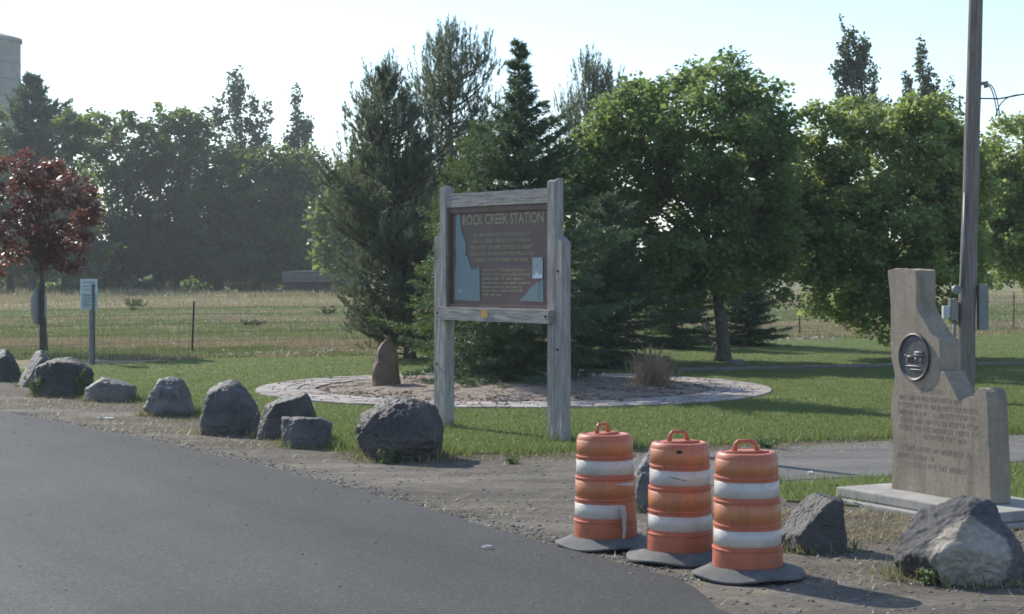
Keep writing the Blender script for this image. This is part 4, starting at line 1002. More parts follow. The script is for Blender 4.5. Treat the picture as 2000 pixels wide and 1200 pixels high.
# slab serifs at foot and head of the title letters
def serif(x, y, w): 
    a, b = CR(x - w / 2, y), CR(x + w / 2, y + 9)
    title.add([SP(a[0], a[1], BT + 0.0052), SP(b[0], a[1], BT + 0.0052), SP(b[0], b[1], BT + 0.0052), SP(a[0], b[1], BT + 0.0052)], [(0, 1, 2, 3)])
tag(title.build('title_lettering', M_yel, board), kind='stuff')
para = MB()
for (s, x0, x1, yb) in (('AN 1864 OVERLAND STAGE STATION AT', 285, 995, 334), ('ROCK CREEK 5 MILES SOUTH AND A', 280, 990, 412), ('MILE WEST OF HERE OFFERED A DESERT', 250, 1025, 490),
                        ('OASIS FOR 40 YEARS BEFORE IRRIGATED', 250, 1025, 568), ('FARMING TRANSFORMED THIS AREA.', 290, 970, 642)):
    line_on_sign(s, x0, x1, yb, 46, BT + 0.005, para)
tag(para.build('lettering', M_yel, board), kind='stuff')
small = MB()
for (s, x1, yb) in (("James Bascom's 1865 store and Herman", 920, 756), ("Stricker's 1900 mansion have been preserved", 985, 810)):
    line_on_sign(s, 398, x1, yb, 34, BT + 0.005, small)
rt = random.Random(5)
for (x1, yb) in ((905, 862), (990, 915), (910, 965), (900, 1012), (630, 1060)):          # too worn to read
    x = 398
    while x < x1 - 14:
        wl_ = min(x1 - x, rt.choice((38, 60, 82, 104, 126)))
        q = x
        while q < x + wl_ - 8:
            h_ = rt.choice((20, 20, 20, 32)); a, b = CR(q, yb), CR(q + 10, yb - h_)
            small.add([SP(a[0], a[1], BT + 0.005), SP(b[0], a[1], BT + 0.005), SP(b[0], b[1], BT + 0.005), SP(a[0], b[1], BT + 0.005)], [(0, 1, 2, 3)]); q += 15
        x += wl_ + 14
tag(small.build('small_lettering', M_yel, board), kind='stuff')
a = UZ(959, 620, P0, D0); b = UZ(972, 605, P0, D0)
MB().prism([(a[0], a[1]), (b[0], a[1]), (b[0], b[1]), (a[0], b[1])], SP, 0.163, 0.168).build('tag', M_plain('tag_yellow', (0.45, 0.27, 0.05), 0.5), sign)
for (u, z) in ((0.0, 1.62), (SL, 1.62), (-0.14, 0.9), (SL + 0.14, 1.2), (SL + 0.14, 2.2)):
    m = MB(); m.lathe([(0.0, 0.01), (0.018, 0.008), (0.02, 0.0)], 10); base = SP(u, z, 0.164 if abs(z - 1.62) < .01 else 0.076)
    m.v = [(base[0] + ud.x * v[0] + nrm.x * v[2], base[1] + ud.y * v[0] + nrm.y * v[2], base[2] + v[1]) for v in m.v]; m.build('bolt', M_dark, sign)

# ------------------------------------------------------------------ stone monument
Lm, Rm = Vector((3.58, 16.45)), Vector((4.20, 15.30)); md = (Rm - Lm).normalized(); mn = Vector((md.y, -md.x))
if mn.y > 0: mn = -mn
ZB = 0.15
mon = empty('stone_monument', (Lm.x, Lm.y, 0)); tag(mon, 'sandstone monument cut in the outline of a state, with a bronze oval', 'monument')
def MP(u, z, t=0.0): return (md.x * u + mn.x * t, md.y * u + mn.y * t, z)
def mu(x, y): return UZ(x, y, (Lm.x, Lm.y), (md.x, md.y))
opx = [(1734, 528), (1760, 525), (1788, 528), (1789, 560), (1789, 596), (1795, 612), (1803, 625), (1812, 641), (1820, 654), (1828, 661), (1834, 666), (1835, 695), (1833, 725), (1843, 725), (1850, 740), (1857, 752), (1866, 772), (1872, 785),
       (1880, 781), (1889, 776), (1899, 777), (1904, 766), (1911, 759), (1919, 760), (1925, 766), (1928, 792), (1932, 890)]
opl = [(1745, 858), (1742, 822), (1737, 810), (1734, 796), (1741, 779), (1745, 755), (1748, 733), (1741, 700), (1737, 667), (1735, 600)]
poly = [mu(*p) for p in opx] + [(1.315, ZB), (0.9, ZB), (0.4, ZB), (0.01, ZB)] + [(max(0.0, mu(*p)[0]), mu(*p)[1]) for p in opl]
def m_sandst():
    t = NT('carved_sandstone'); v = t.coord(); a = t.noise(v, 2.4, 5, 0.6); b = t.noise(v, 30, 5, 0.65)
    st = t.noise(t.coord((3, 3, 0.5)), 2.2, 4)
    c = t.ramp(a, [(0.3, (0.26, 0.217, 0.165)), (0.7, (0.345, 0.295, 0.232))])
    c = t.mix(c, (0.145, 0.128, 0.11), t.ramp(st, [(0.48, (0, 0, 0)), (0.72, (0.55,) * 3)]))
    c = t.mix(c, t.ramp(b, [(0.3, (0.8,) * 3), (0.7, (1.12,) * 3)]), 0.9, 'MULTIPLY')
    t.base(c).set(0.92, 0, 0.2); t.bump(b, 0.4, 0.008); return t.m
M_ss = m_sandst()
# dense, slightly uneven slab
T = 0.24
pl = []
for i in range(len(poly)):
    a, b = Vector(poly[i]), Vector(poly[(i + 1) % len(poly)]); k = max(1, int((b - a).length / 0.025))
    for j in range(k):
        p = a.lerp(b, j / k)
        if p.y > ZB + 0.02:
            q = noise.noise_vector(Vector((p.x * 14, p.y * 14, 0))); p = p + Vector((q.x, q.y)) * 0.006
        pl.append((p.x, p.y))
rows = [0.0, 0.02, 0.06, 0.12, 0.18, 0.22, T]
vs = []; n = len(pl)
cxm = sum(p[0] for p in pl) / n; 
for ri, tt in enumerate(rows):
    ins = 0.012 if ri in (0, len(rows) - 1) else 0.0
    for i, p in enumerate(pl):
        q = noise.noise_vector(Vector((p[0] * 9, p[1] * 9, tt * 22))) * (0.012 if 0 < ri < len(rows) - 1 else 0.003)
        a = Vector(pl[i - 1]); b = Vector(pl[(i + 1) % n]); e = (b - a); inw = Vector((-e.y, e.x)).normalized() if e.length > 0 else Vector((0, 0))
        vs.append(MP(p[0] + q.x + inw.x * -ins * 0.0, max(ZB, p[1] + q.y), -tt))
fs = [tuple(range(n)), tuple((len(rows) - 1) * n + i for i in range(n - 1, -1, -1))]
for ri in range(len(rows) - 1):
    for i in range(n):
        k = (i + 1) % n; fs.append((ri * n + i, ri * n + k, (ri + 1) * n + k, (ri + 1) * n + i))
stone = MB(); stone.add(vs, fs); stone = stone.build('stone', M_ss, mon)
# bronze oval with a relief
ea, eb = mu(1758, 698), mu(1818, 698); ec = ((ea[0] + eb[0]) / 2, mu(1788, 698)[1]); erx = (eb[0] - ea[0]) / 2; erz = (mu(1788, 652)[1] - mu(1788, 746)[1]) / 2
M_brz = M_plain('dark_bronze', (0.085, 0.083, 0.088), 0.55, 0.25, 0.35, 20, 0.2)
med = MB(); N_ = 48; rings = [(1.0, 0.002), (1.0, 0.022), (0.95, 0.03), (0.9, 0.024), (0.86, 0.012), (0.5, 0.014), (0.02, 0.016)]; vs = []
for (k, t_) in rings:
    for j in range(N_):
        q = 2 * math.pi * j / N_; vs.append(MP(ec[0] + erx * k * math.cos(q), ec[1] + erz * k * math.sin(q), t_))
fs = [(i * N_ + j, i * N_ + (j + 1) % N_, (i + 1) * N_ + (j + 1) % N_, (i + 1) * N_ + j) for i in range(len(rings) - 1) for j in range(N_)] + [tuple((len(rings) - 1) * N_ + j for j in range(N_))]
med.add(vs, fs); med = med.build('bronze_medallion', M_brz, mon, True, sharp=0.6)
rel = MB()
def blob(cu_, cz_, ru, rz_, h_):
    V, Fc = ICO5; rel.add([MP(ec[0] + erx * (cu_ + ru * v[0]), ec[1] + erz * (cz_ + rz_ * v[2]), 0.013 + h_ * v[1]) for v in V], Fc)
bmx = bmesh.new(); bmesh.ops.create_icosphere(bmx, subdivisions=3, radius=1); ICO5 = ([v.co[:] for v in bmx.verts], [tuple(v.index for v in f.verts) for f in bmx.faces]); bmx.free()
for a in ((0.30, 0.10, 0.34, 0.10, 0.02), (0.30, 0.20, 0.30, 0.07, 0.024), (-0.28, 0.0, 0.22, 0.08, 0.02), (-0.5, 0.05, 0.10, 0.07, 0.02), (-0.36, -0.12, 0.04, 0.10, 0.012), (-0.16, -0.12, 0.04, 0.10, 0.012),
          (0.12, -0.1, 0.09, 0.09, 0.012), (0.46, -0.1, 0.11, 0.11, 0.012), (-0.1, -0.38, 0.5, 0.05, 0.01), (0.1, -0.52, 0.42, 0.04, 0.01)): blob(*a)
rel.build('relief', M_plain('worn_bronze', (0.15, 0.145, 0.145), 0.5, 0.3, 0.2, 20), med, True)
# worn inscription: rows of cut letters, too weathered to read
ins = MB(); ri_ = random.Random(21)
def gl(u, z, w, h):
    for (a, b, c_, d_) in ri_.choice((((0, 0, .22, 1), (.6, 0, .82, 1), (.2, .42, .62, .58)), ((0, 0, .22, 1), (.2, .84, .8, 1), (.2, .42, .65, .56)), ((.3, 0, .52, 1), (0, .85, .82, 1)), ((0, 0, .2, 1), (.2, 0, .75, .15), (.2, .85, .75, 1), (.62, .15, .8, .85)), ((.3, 0, .52, 1),))):
        ins.add([MP(u + a * w, z + b * h, 0.0015), MP(u + c_ * w, z + b * h, 0.0015), MP(u + c_ * w, z + d_ * h, 0.0015), MP(u + a * w, z + d_ * h, 0.0015)], [(0, 1, 2, 3)])
def row(z, u0, u1, h):
    u = u0
    while u < u1 - 0.03:
        for _ in range(ri_.choice((2, 3, 5, 6, 8))):
            if u > u1 - 0.03: break
            gl(u, z, h * 0.62, h); u += h * 0.78
        u += h * 0.5
for (z, u0, u1) in ((1.075, 0.40, 0.74), (1.0, 0.12, 0.98), (0.93, 0.10, 1.16), (0.86, 0.10, 1.18), (0.79, 0.14, 1.18), (0.72, 0.12, 1.18), (0.65, 0.46, 1.06)): row(z, u0, u1, 0.045)
for (z, u0, u1) in ((0.53, 0.16, 1.12), (0.455, 0.10, 0.6), (0.38, 0.2, 1.06)): row(z, u0, u1, 0.048)
tag(ins.build('inscription', M_plain('cut_letter_stone', (0.185, 0.158, 0.125), 0.95, 0, 0.3, 30), stone), kind='stuff')
# concrete base: footing and plinth, aligned with the stone
M_con = M_plain('old_concrete', (0.31, 0.295, 0.27), 0.92, 0, 0.2, 5, 0.4)
def slab(name, u0, u1, t0, t1, z0, z1, bev):
    m = MB(); m.prism([(u0, t0), (u1, t0), (u1, t1), (u0, t1)], lambda u, t, z: MP(u, z, t), z0, z1); return m.build(name, M_con, mon, bevel=bev)
slab('plinth', -0.34, 1.72, -0.60, 0.38, 0.055, ZB - 0.002, 0.015)
slab('footing', -0.42, 1.80, -0.68, 0.47, -0.05, 0.052, 0.012)

# ------------------------------------------------------------------ traffic drums
def m_orange(name, c, rough, sp=0.4):
    t = NT(name); v = t.coord(); a = t.noise(v, 5, 5, 0.6); b = t.noise(t.coord((6, 6, 1.0)), 6, 5, 0.7)
    k = t.mix(c, tuple(x * 0.72 for x in c), t.ramp(a, [(0.4, (0, 0, 0)), (0.75, (1, 1, 1))]))
    k = t.mix(k, (0.20, 0.13, 0.10), t.ramp(b, [(0.50, (0, 0, 0)), (0.78, (0.7,) * 3)]))
    k = t.mix(k, (0.10, 0.085, 0.075), t.ramp(t.noise(v, 21, 5, 0.7), [(0.60, (0, 0, 0)), (0.72, (0.7,) * 3)]))
    t.base(k).set(rough, 0, sp); t.bump(a, 0.08, 0.02); return t.m
M_or = m_orange('drum_orange_plastic', (0.53, 0.155, 0.085), 0.48)
M_ort = m_orange('drum_orange_tape', (0.56, 0.20, 0.085), 0.4)
def m_tape():
    t = NT('drum_white_tape'); v = t.coord(); a = t.noise(v, 7, 5, 0.6); b = t.noise(t.coord((9, 9, 2)), 5, 5, 0.7)
    c = t.ramp(a, [(0.3, (0.48, 0.435, 0.39)), (0.7, (0.62, 0.56, 0.505))])
    c = t.mix(c, (0.30, 0.27, 0.24), t.ramp(b, [(0.54, (0, 0, 0)), (0.78, (0.75,) * 3)]))
    t.base(c).set(0.32, 0, 0.5); return t.m
M_tape = m_tape()
M_rub = M_plain('drum_base_rubber', (0.105, 0.105, 0.105), 0.75, 0, 0.3, 9, 0.3)
zb = [0.035, 0.205, 0.375, 0.545, 0.712, 0.88]; rb = [0.252, 0.244, 0.236, 0.229, 0.222]
def drum(label, X, Y, rz, hyaw, tear=False, scuff=False, tilt=(0, 0)):
    sd = X * 7.3
    def dent(mb):
        out = []
        for (x, y, z) in mb.v:
            r_ = math.hypot(x, y)
            if r_ > 0.15 and z > 0.03:
                k = 1 + 0.022 * noise.noise(Vector((x * 5, y * 5, z * 3.5 + sd))) - 0.05 * max(0, noise.noise(Vector((x * 4, y * 4, z * 4 + sd * 2))) - 0.45)
                x, y = x * k, y * k
            out.append((x, y, z + 0.006 * noise.noise(Vector((x * 5, y * 5, sd)))))
        mb.v = out; return mb
    d = empty('traffic_drum', (X, Y, 0.03)); d.rotation_euler = (tilt[0], tilt[1], 0); tag(d, label, 'traffic drum', 'orange traffic drums')
    prof = [(rb[0] - 0.01, zb[0] - 0.02)]
    for i in range(5):
        z0, z1, r = zb[i], zb[i + 1], rb[i]
        if i < 4: prof += [(r, z0), (r - 0.002, z1 - 0.020), (r + 0.004, z1 - 0.012), (r + 0.004, z1 - 0.004), (rb[i + 1] + 0.001, z1)]
        else: prof += [(r, z0), (r - 0.002, z1 - 0.045), (r - 0.008, z1 - 0.02), (r - 0.022, z1 - 0.005), (r - 0.045, z1 - 0.001), (r - 0.06, z1 - 0.012), (0.10, z1 - 0.016), (0.0, z1 - 0.014)]
    dent(MB().lathe(prof, 64)).build('body', M_or, d, True, sharp=0.6)
    # two-level lid: a raised half with the grip on it
    lid = MB(); hp = []
    for j in range(25):
        q = math.pi * j / 24; hp.append((0.165 * math.cos(q), 0.165 * math.sin(q) - 0.03))
    Rm_ = Matrix.Rotation(hyaw, 3, 'Z')
    lid.prism(hp, lambda u, v, z: tuple(Rm_ @ Vector((u, v, z))), zb[5] - 0.018, zb[5] + 0.004); lid.build('lid', M_or, d, bevel=0.006)
    h = MB(); pts = [(-0.085, 0.02, zb[5] - 0.005), (-0.07, 0.02, zb[5] + 0.055), (-0.055, 0.02, zb[5] + 0.072), (0.055, 0.02, zb[5] + 0.072), (0.07, 0.02, zb[5] + 0.055), (0.085, 0.02, zb[5] - 0.005)]
    h.tube([Rm_ @ Vector(p) for p in pts], [0.019, 0.016, 0.015, 0.015, 0.016, 0.019], 8); h.build('handle', M_or, d, True)
    for i, mt in ((1, M_tape), (3, M_tape), (2, M_ort), (4, M_ort)):
        z0, z1, r = zb[i], zb[i + 1], rb[i] + 0.0025
        a, b = z0 + 0.022, z0 + 0.132
        if mt is M_ort: a, b = z0 + 0.012, z0 + (0.140 if i == 2 else 0.12)
        A0, A1 = 0, 2 * math.pi
        if tear and i == 1: A0, A1 = math.radians(-235), math.radians(-61)
        dent(MB().lathe([(r - 0.002, a), (r, a + 0.001), (r - 0.0002, (a + b) / 2), (r - 0.0008, b - 0.001), (r - 0.003, b)], 64, A0, A1)).build('reflective_band', mt, d, True)
    if tear:
        s = MB(); vs = []; n_ = 12
        for j in range(n_ + 1):                                   # peeled strip hanging from the torn band
            f = j / n_; z = zb[1] + 0.13 - f * 0.27; w_ = 5.5 * (1 - 0.55 * f); ac = -63.5 + 3.0 * math.sin(f * 3.2) + (2.5 if f > 0.6 else 0) * f
            for sg in (-1, 1):
                q = math.radians(ac + sg * w_); rr_ = rb[0] + 0.012 + 0.006 * math.sin(f * 5) + (0.004 if sg > 0 else 0)
                vs.append((rr_ * math.cos(q), rr_ * math.sin(q), z))
        s.add(vs, [(2 * j, 2 * j + 1, 2 * j + 3, 2 * j + 2) for j in range(n_)]); s.build('peeled_strip', M_tape, d, True)
        s = MB(); q0, q1 = math.radians(-80), math.radians(-28); vs = []
        for j in range(9):
            f = j / 8; q = q0 + (q1 - q0) * f; hgt = 0.030 * f ** 0.8
            for sg in (0, 1): vs.append(((rb[2] + 0.006) * math.cos(q), (rb[2] + 0.006) * math.sin(q), zb[2] + 0.128 - sg * hgt))
        s.add(vs, [(2 * j, 2 * j + 1, 2 * j + 3, 2 * j + 2) for j in range(8)]); s.build('torn_patch', M_tape, d, True)
    if scuff:
        s = MB(); pts = []
        for j in range(10):
            f = j / 9; q = math.radians(-118 + 40 * f); pts.append(((rb[3] + 0.002) * math.cos(q), (rb[3] + 0.002) * math.sin(q), zb[3] + 0.094 - 0.036 * f))
        s.tube(pts, [0.001, 0.002, 0.003, 0.004, 0.0035, 0.003, 0.003, 0.004, 0.003, 0.001], 6); s.build('scuff_mark', M_dark, d)
        s = MB(); vs = []
        for (f, g_) in ((-104, .80), (-98, .816), (-92, .812), (-89, .80), (-93, .792), (-99, .79)):
            q = math.radians(f); vs.append(((rb[4] + 0.0035) * math.cos(q), (rb[4] + 0.0035) * math.sin(q), g_ + 0.02))
        s.add(vs, [tuple(range(6))]); s.build('tar_spot', M_dark, d)
    ph = R.random() * 6
    wp_ = lambda q, r: 0.05 * max(0, (r - 0.25)) / 0.15 * (0.45 * math.cos(2 * (q - rz)) ** 2)
    MB().lathe([(0.245, 0.0), (0.385, -0.012), (0.405, -0.006), (0.405, 0.006), (0.375, 0.022), (0.32, 0.045), (0.285, 0.065), (0.262, 0.072), (0.252, 0.07)], 64, warp=wp_).build('rubber_base', M_rub, d, True, sharp=0.7)
    return d
drum('orange and white traffic drum with torn, peeling white tape, leftmost of three', 0.748, 13.86, 0.2, 0.95, tear=True, tilt=(0.0, -0.012))
drum('orange and white traffic drum with a scuffed upper white band, middle of three', 1.272, 13.20, 1.0, 0.5, scuff=True, tilt=(0.006, 0.0))
drum('orange and white traffic drum nearest the camera, rightmost of three', 1.69, 12.47, 0.3, 0.12, tilt=(0, -0.012))

# ------------------------------------------------------------------ utility pole
ux, uy = (884 / F) * 29.0, 29.0
up = empty('utility_pole', (ux, uy, 0)); tag(up, 'weathered wooden utility pole with meter boxes behind the monument', 'utility pole')
def m_pole():
    t = NT('pole_wood'); g = t.noise(t.coord((1, 1, 0.06)), 30, 6, 0.7)
    t.base(t.ramp(g, [(0.3, (0.11, 0.094, 0.085)), (0.5, (0.20, 0.172, 0.158)), (0.72, (0.285, 0.255, 0.235))])).set(0.93, 0, 0.2); t.bump(g, 0.8, 0.02); return t.m
pp = lambda z: Vector((0.19 * z / 6.72, 0, z))
m = MB(); zs = [-0.2 + 0.35 * i for i in range(29)]
m.tube([pp(z) + Vector((0.012 * noise.noise(Vector((z, 0, 0))), 0, 0)) for z in zs], [0.152 - 0.0055 * z for z in zs], 20); m.build('pole', m_pole(), up, True)
M_gal = M_plain('galvanised_grey', (0.20, 0.205, 0.205), 0.5, 0.5, 0.15, 6); M_boxg = M_plain('meter_box_grey', (0.20, 0.208, 0.203), 0.55, 0.1, 0.12, 5); M_lt = M_plain('pale_box', (0.42, 0.43, 0.43), 0.5)
s29 = F / 29.0
m = MB(); m.box((0.28, 0.02, EYE - (600 - HZ) / s29), (0.15, 0.34, 0.76)); eb_ = m.build('electrical_box', M_boxg, up, bevel=0.015)
m = MB(); m.box((0.358, 0.02, EYE - (600 - HZ) / s29), (0.012, 0.30, 0.70)); m.build('door', M_boxg, eb_, bevel=0.004)
m = MB(); m.tube([(0.365, -0.1, EYE - (590 - HZ) / s29), (0.385, -0.1, EYE - (590 - HZ) / s29)], 0.018, 8); m.build('latch', M_gal, eb_)
m = MB(); m.box((-0.205, -0.02, EYE - (605 - HZ) / s29), (0.12, 0.2, 0.36)); m.build('switch_box', M_gal, up, bevel=0.012)
m = MB(); m.box((-0.325, -0.05, EYE - (610 - HZ) / s29), (0.11, 0.14, 0.21)); m.build('small_box', M_lt, up, bevel=0.012)
m = MB(); m.tube([(-0.17, -0.09, EYE - (566 - HZ) / s29), (-0.17, -0.21, EYE - (566 - HZ) / s29)], 0.075, 16); m.build('meter', M_gal, up, True, sharp=0.6)
m = MB(); m.tube([(-0.195, -0.03, 0.0), (-0.185, -0.03, 1.0), (-0.17, -0.03, 1.75)], 0.028, 8); m.build('conduit', M_gal, up, True)
m = MB(); m.tube([(-0.075, -0.105, 1.9), (-0.045, -0.11, 2.6), (-0.02, -0.105, 3.5)], 0.022, 8); m.build('conduit', M_gal, up, True)
m = MB(); m.tube([(0.17, 0.06, 2.2), (0.2, 0.06, 3.4)], 0.02, 8); m.build('conduit', M_gal, up, True)
zk = EYE + (HZ - 165) / s29
m = MB(); m.tube([(0.22, -0.02, zk), (0.35, -0.05, zk + 0.02)], 0.028, 8); m.tube([(0.33, -0.05, zk + 0.04), (0.36, -0.05, zk - 0.06)], 0.045, 10); m.build('insulator', M_plain('porcelain', (0.25, 0.22, 0.2), 0.3), up, True)
M_cab = M_plain('cable_sheath', (0.06, 0.06, 0.065), 0.6)
M_cabl = M_plain('pale_cable', (0.42, 0.36, 0.44), 0.5)
for k, (dx, zz_) in enumerate(((0.0, 0.0), (0.04, -0.02))):
    m = MB(); m.tube(bez(Vector((0.36 + dx, -0.05, zk)), Vector((0.47 + dx, -0.05, zk - 0.05)), Vector((0.53 + dx, -0.05, zk - 0.52)), 8), 0.011, 6); m.build('service_drop', M_cabl, up, True)
m = MB(); m.tube([(0.2, -0.05, zk - 0.24), (0.55, -0.1, zk - 0.25), (1.4, -0.3, zk - 0.1), (4.0, -1.0, zk + 0.5), (16, -4.2, zk + 2.9)], 0.013, 6); m.build('wire', M_cab, up, True)
m = MB(); m.tube(bez(Vector((0.50, -0.05, zk - 0.55)), Vector((0.56, -0.08, zk - 0.2)), Vector((0.85, -0.17, zk - 0.19)), 8), 0.010, 6); m.build('wire', M_cab, up, True)

# ------------------------------------------------------------------ small road signs on the left
wx, wy = (-825 / F) * 41.1, 41.1
ws = empty('road_sign', (wx, wy, 0)); tag(ws, 'white rectangular notice sign on a grey steel post at the left', 'sign', 'small road signs')
M_signw = M_plain('sign_sheet_white', (0.60, 0.64, 0.66), 0.4, 0.1, 0.06, 5); M_stl = M_plain('post_steel', (0.17, 0.175, 0.17), 0.55, 0.5, 0.2, 8)
MB().tube([(0.05, 0.045, -0.1), (0.045, 0.045, 1.9)], 0.075, 14).build('post', M_stl, ws, True, sharp=0.8)
yw = math.radians(38); Mz = Matrix.Rotation(yw, 3, 'Z'); zt, zl = EYE + (HZ - 545) / (F / 41.1), EYE + (HZ - 605) / (F / 41.1)
pan = MB(); pan.box((0, -0.06, (zt + zl) / 2), (0.43, 0.012, zt - zl), Mz); pan = pan.build('panel', M_signw, ws)
M_ink = M_plain('sign_ink_grey', (0.27, 0.32, 0.33), 0.5); M_inkg = M_plain('sign_ink_green', (0.42, 0.50, 0.49), 0.5)
zc_ = (zt + zl) / 2
def sp(u, z, o=-0.0085): v = Mz @ Vector((u, o, 0)); return (v.x, v.y - 0.06, z)
for (u0, u1, z0, z1, mt, o) in ((-0.19, 0.19, -0.34, 0.02, M_inkg, -0.0085),):
    MB().add([sp(u0, zc_ + z0, o), sp(u1, zc_ + z0, o), sp(u1, zc_ + z1, o), sp(u0, zc_ + z1, o)], [(0, 1, 2, 3)]).build('printed_field', mt, pan)
m = MB(); r5 = random.Random(3)
for zr in (0.26, 0.17, 0.09, -0.05, -0.12, -0.19, -0.27):                      # rows of print, too small to read
    u = -0.16
    while u < 0.15:
        l = r5.uniform(0.02, 0.07); m.add([sp(u, zc_ + zr, -0.011), sp(min(0.17, u + l), zc_ + zr, -0.011), sp(min(0.17, u + l), zc_ + zr + 0.035, -0.011), sp(u, zc_ + zr + 0.035, -0.011)], [(0, 1, 2, 3)]); u += l + 0.02
tag(m.build('print_rows', M_ink, pan), kind='stuff')
sx2, sy2 = (-922 / F) * 44.0, 44.0; s44 = F / 44.0
os_ = empty('road_sign', (sx2, sy2, 0)); tag(os_, 'octagonal sign seen almost edge on, beside the plum trunk', 'sign', 'small road signs')
zc_ = EYE - (598 - HZ) / s44; ro = 0.47 / math.cos(math.pi / 8); yo = math.radians(81)
Mo = Matrix.Rotation(yo, 3, 'Z')
oct_ = [(ro * math.cos(math.pi / 8 + i * math.pi / 4), ro * math.sin(math.pi / 8 + i * math.pi / 4)) for i in range(8)]
MB().prism(oct_, lambda u, z, t: tuple(Mo @ Vector((u, t, 0)) + Vector((-0.02, -0.03, zc_ + z))), -0.006, 0.006).build('panel', M_plain('sign_back_aluminium', (0.34, 0.35, 0.36), 0.5, 0.5, 0.1, 4), os_)
MB().box((0.05, 0.02, 0.95), (0.11, 0.09, 2.1)).build('post', M_plain('dark_post', (0.07, 0.068, 0.06), 0.8, 0, 0.3, 8), os_)

# ------------------------------------------------------------------ small plants, litter, garden stake
def plant(name, label, px, py, h, r, n, mat, lw, cat='weed', seed=1, group='weeds by the boulders', stalk=True):
    x, y = G(px, py); o = empty(name, (x, y, 0.01)); tag(o, label, cat, group)
    rng = np.random.default_rng(seed); ns = max(5, n // 16); st = MB(); P = []
    for k in range(ns):
        a = rng.random() * 6.28; q = r * rng.random() ** 0.5; hh = h * (0.55 + 0.5 * rng.random())
        e = Vector((math.cos(a) * q, math.sin(a) * q, hh)); pts = bez(Vector((e.x * 0.15, e.y * 0.15, 0)), Vector((e.x * 0.5, e.y * 0.5, hh * 0.6)), e, 5)
        st.tube(pts, [0.005, 0.004, 0.003, 0.003, 0.001], 4, False)
        for _ in range(n // ns):
            t_ = 0.2 + 0.8 * rng.random(); p = pts[0].lerp(pts[2], t_) if t_ < .5 else pts[2].lerp(pts[4], (t_ - .5) * 2); P.append(np.array(p) + rng.normal(0, 0.018, 3))
    V, Fc = leaf_quads(np.array(P), lw * 1.8, lw, rng, 0.2); V[:, 2] = np.maximum(V[:, 2], 0.0)
    link('leaves', np_mesh('leaves', V, Fc), mat, o); st.build('stems', mat, o); return o
plant('weed', 'tall pale weed at the foot of the largest boulder, in front', 775, 905, 0.30, 0.09, 150, L_weed, 0.022, seed=2)
plant('weed', 'grey green weed just left of the tall pale weed, before the largest boulder', 755, 908, 0.2, 0.13, 150, L_weed, 0.022, seed=3)
plant('weed', 'bushy green weed at the lower left of the largest boulder', 722, 893, 0.34, 0.2, 420, L_weed, 0.026, seed=4)
plant('weed', 'thin upright weed in front of the large hollow topped boulder', 158, 778, 0.55, 0.12, 200, L_weed, 0.035, seed=5)
plant('weed', 'grassy weed at the left foot of the hollow topped boulder', 72, 776, 0.35, 0.25, 260, L_weed, 0.035, seed=6)
plant('weed', 'small green weed under the pale broken face of the corner boulder', 1812, 1146, 0.14, 0.09, 160, L_weed, 0.02, seed=7)
plant('weed', 'leafy weed at the right foot of the corner boulder', 1962, 1138, 0.2, 0.14, 220, L_weed, 0.022, seed=8)
plant('weed', 'low weed where the lawn edge meets the gravel, right of the largest boulder', 1000, 908, 0.1, 0.14, 160, L_weed, 0.02, seed=9)
plant('weed', 'bright green seedling in the mulch between the sign posts', 976, 776, 0.22, 0.12, 160, L_weed, 0.028, seed=10)
plant('weed', 'low weed on the drive edge behind the nearest drum', 1498, 878, 0.18, 0.22, 200, L_weed, 0.028, seed=12)
bx_, by_ = G(1272, 766); db = empty('dry_bush', (bx_, by_, 0.03)); tag(db, 'dry reddish ornamental grass clump at the right of the spruce', 'shrub')
rb_ = np.random.default_rng(12); V, Fc = blades(rb_.normal(0, 0.13, (900, 2)), 0.0, 0.25, 0.8, 0.02, 0.75, rb_); link('blades', np_mesh('dry_blades', V, Fc), L_red, db)
m = MB()
for k in range(26):
    q = rb_.random() * 6.28; r_ = 0.45 * rb_.random(); h_ = 0.5 + 0.4 * rb_.random(); e = Vector((math.cos(q) * r_, math.sin(q) * r_, h_))
    m.tube(bez(Vector((e.x * 0.2, e.y * 0.2, 0)), Vector((e.x * 0.5, e.y * 0.5, h_ * 0.7)), e, 5), [0.006, 0.005, 0.005, 0.012, 0.004], 4)
m.build('seed_stalks', L_red, db)
for i, (px, py, h, r, lb) in enumerate(((640, 618, 0.5, 0.6, 'low grey green brush clump in the green strip of the meadow, left of the sign'), (262, 610, 0.8, 0.8, 'low dark brush clump in the meadow right of the white sign'), (495, 640, 0.3, 0.5, 'small dark weed clump in the middle of the meadow'))):
    plant('brush', lb, px, py, h, r, 500, L_mead, 0.08, 'brush', 30 + i, 'brush clumps in the meadow')
M_pap = M_plain('paper_white', (0.7, 0.7, 0.68), 0.7)
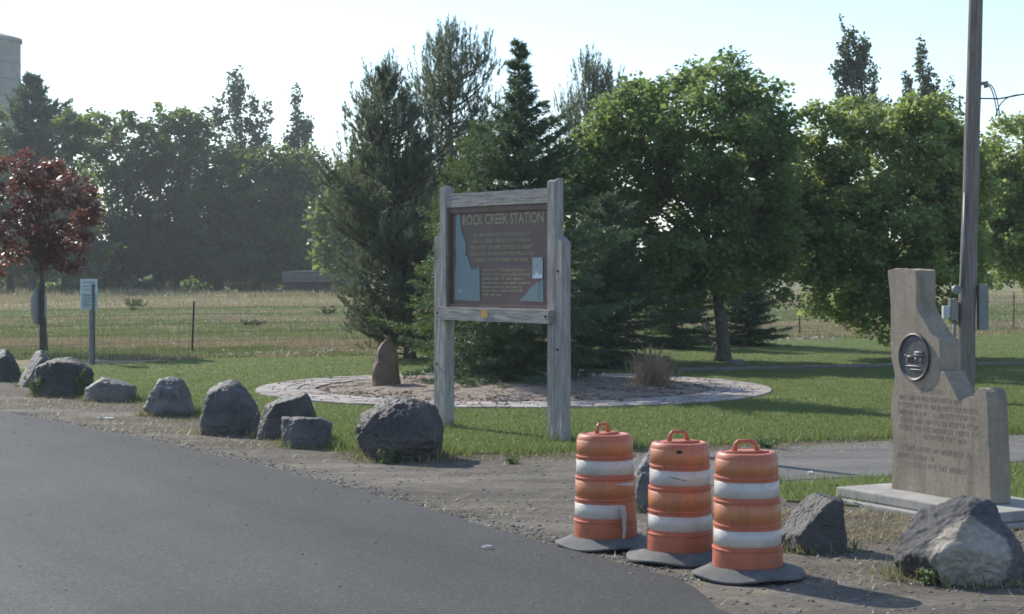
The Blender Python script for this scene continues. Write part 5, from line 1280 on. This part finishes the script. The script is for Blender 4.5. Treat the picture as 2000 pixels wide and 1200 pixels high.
for i, (px, py, a, b, lb) in enumerate(((205, 821, 0.24, 0.09, 'white scrap of paper on the shoulder at the left'), (951, 1084, 0.10, 0.035, 'pale scrap lying on the asphalt left of the drums'), (1582, 929, 0.05, 0.05, 'small white scrap on the drive right of the drums'), (438, 686, 0.16, 0.12, 'white litter in the grass by the fence post'))):
    x, y = G(px, py); m = MB(); vs = []
    for iy in range(4):
        for ix in range(4):
            vs.append(((ix / 3 - .5) * a, (iy / 3 - .5) * b, 0.012 + 0.035 * abs(noise.noise(Vector((ix * 1.3, iy * 1.7, i))))))
    m.add(vs, [(r_ * 4 + c_, r_ * 4 + c_ + 1, (r_ + 1) * 4 + c_ + 1, (r_ + 1) * 4 + c_) for r_ in range(3) for c_ in range(3)])
    o = m.build('paper_scrap', M_pap); md_ = o.modifiers.new('thick', 'SOLIDIFY'); md_.thickness = 0.002
    o.location = (x, y, 0.05 if py > 1050 else 0.02); o.rotation_euler = (0, 0, i * 0.7); tag(o, lb, 'litter', 'litter')
x, y = G(1130, 760)
m = MB(); m.tube([(0, 0, 0), (0, 0, 0.28)] + [(0.05 - 0.05 * math.cos(q), 0, 0.28 + 0.05 * math.sin(q)) for q in (0.5, 1.0, 1.57, 2.1, 2.7)], 0.009, 8)
o = m.build('garden_stake', M_plain('stake_white', (0.5, 0.52, 0.54), 0.4), None, True); o.location = (x, y, 0.03); tag(o, 'small white hooked garden stake in the shade by the right sign post', 'stake')

# ------------------------------------------------------------------ air: thin haze added to stand in for lens glare
hz = MB(); hz.box((0, 500, 21.0), (5400, 5400, 44.0)); hz = hz.build('haze', None); tag(hz, 'thin added haze standing in for lens glare', 'haze', kind='stuff')
hm = bpy.data.materials.new('glare_haze'); hm.use_nodes = True; hn = hm.node_tree.nodes; hn.clear()
ho = hn.new('ShaderNodeOutputMaterial'); hv = hn.new('ShaderNodeVolumePrincipled'); hv.inputs['Color'].default_value = (0.86, 0.92, 1.0, 1)
hv.inputs['Density'].default_value = 0.00035; hv.inputs['Anisotropy'].default_value = 0.3
hm.node_tree.links.new(hv.outputs[0], ho.inputs['Volume']); hz.data.materials.append(hm)
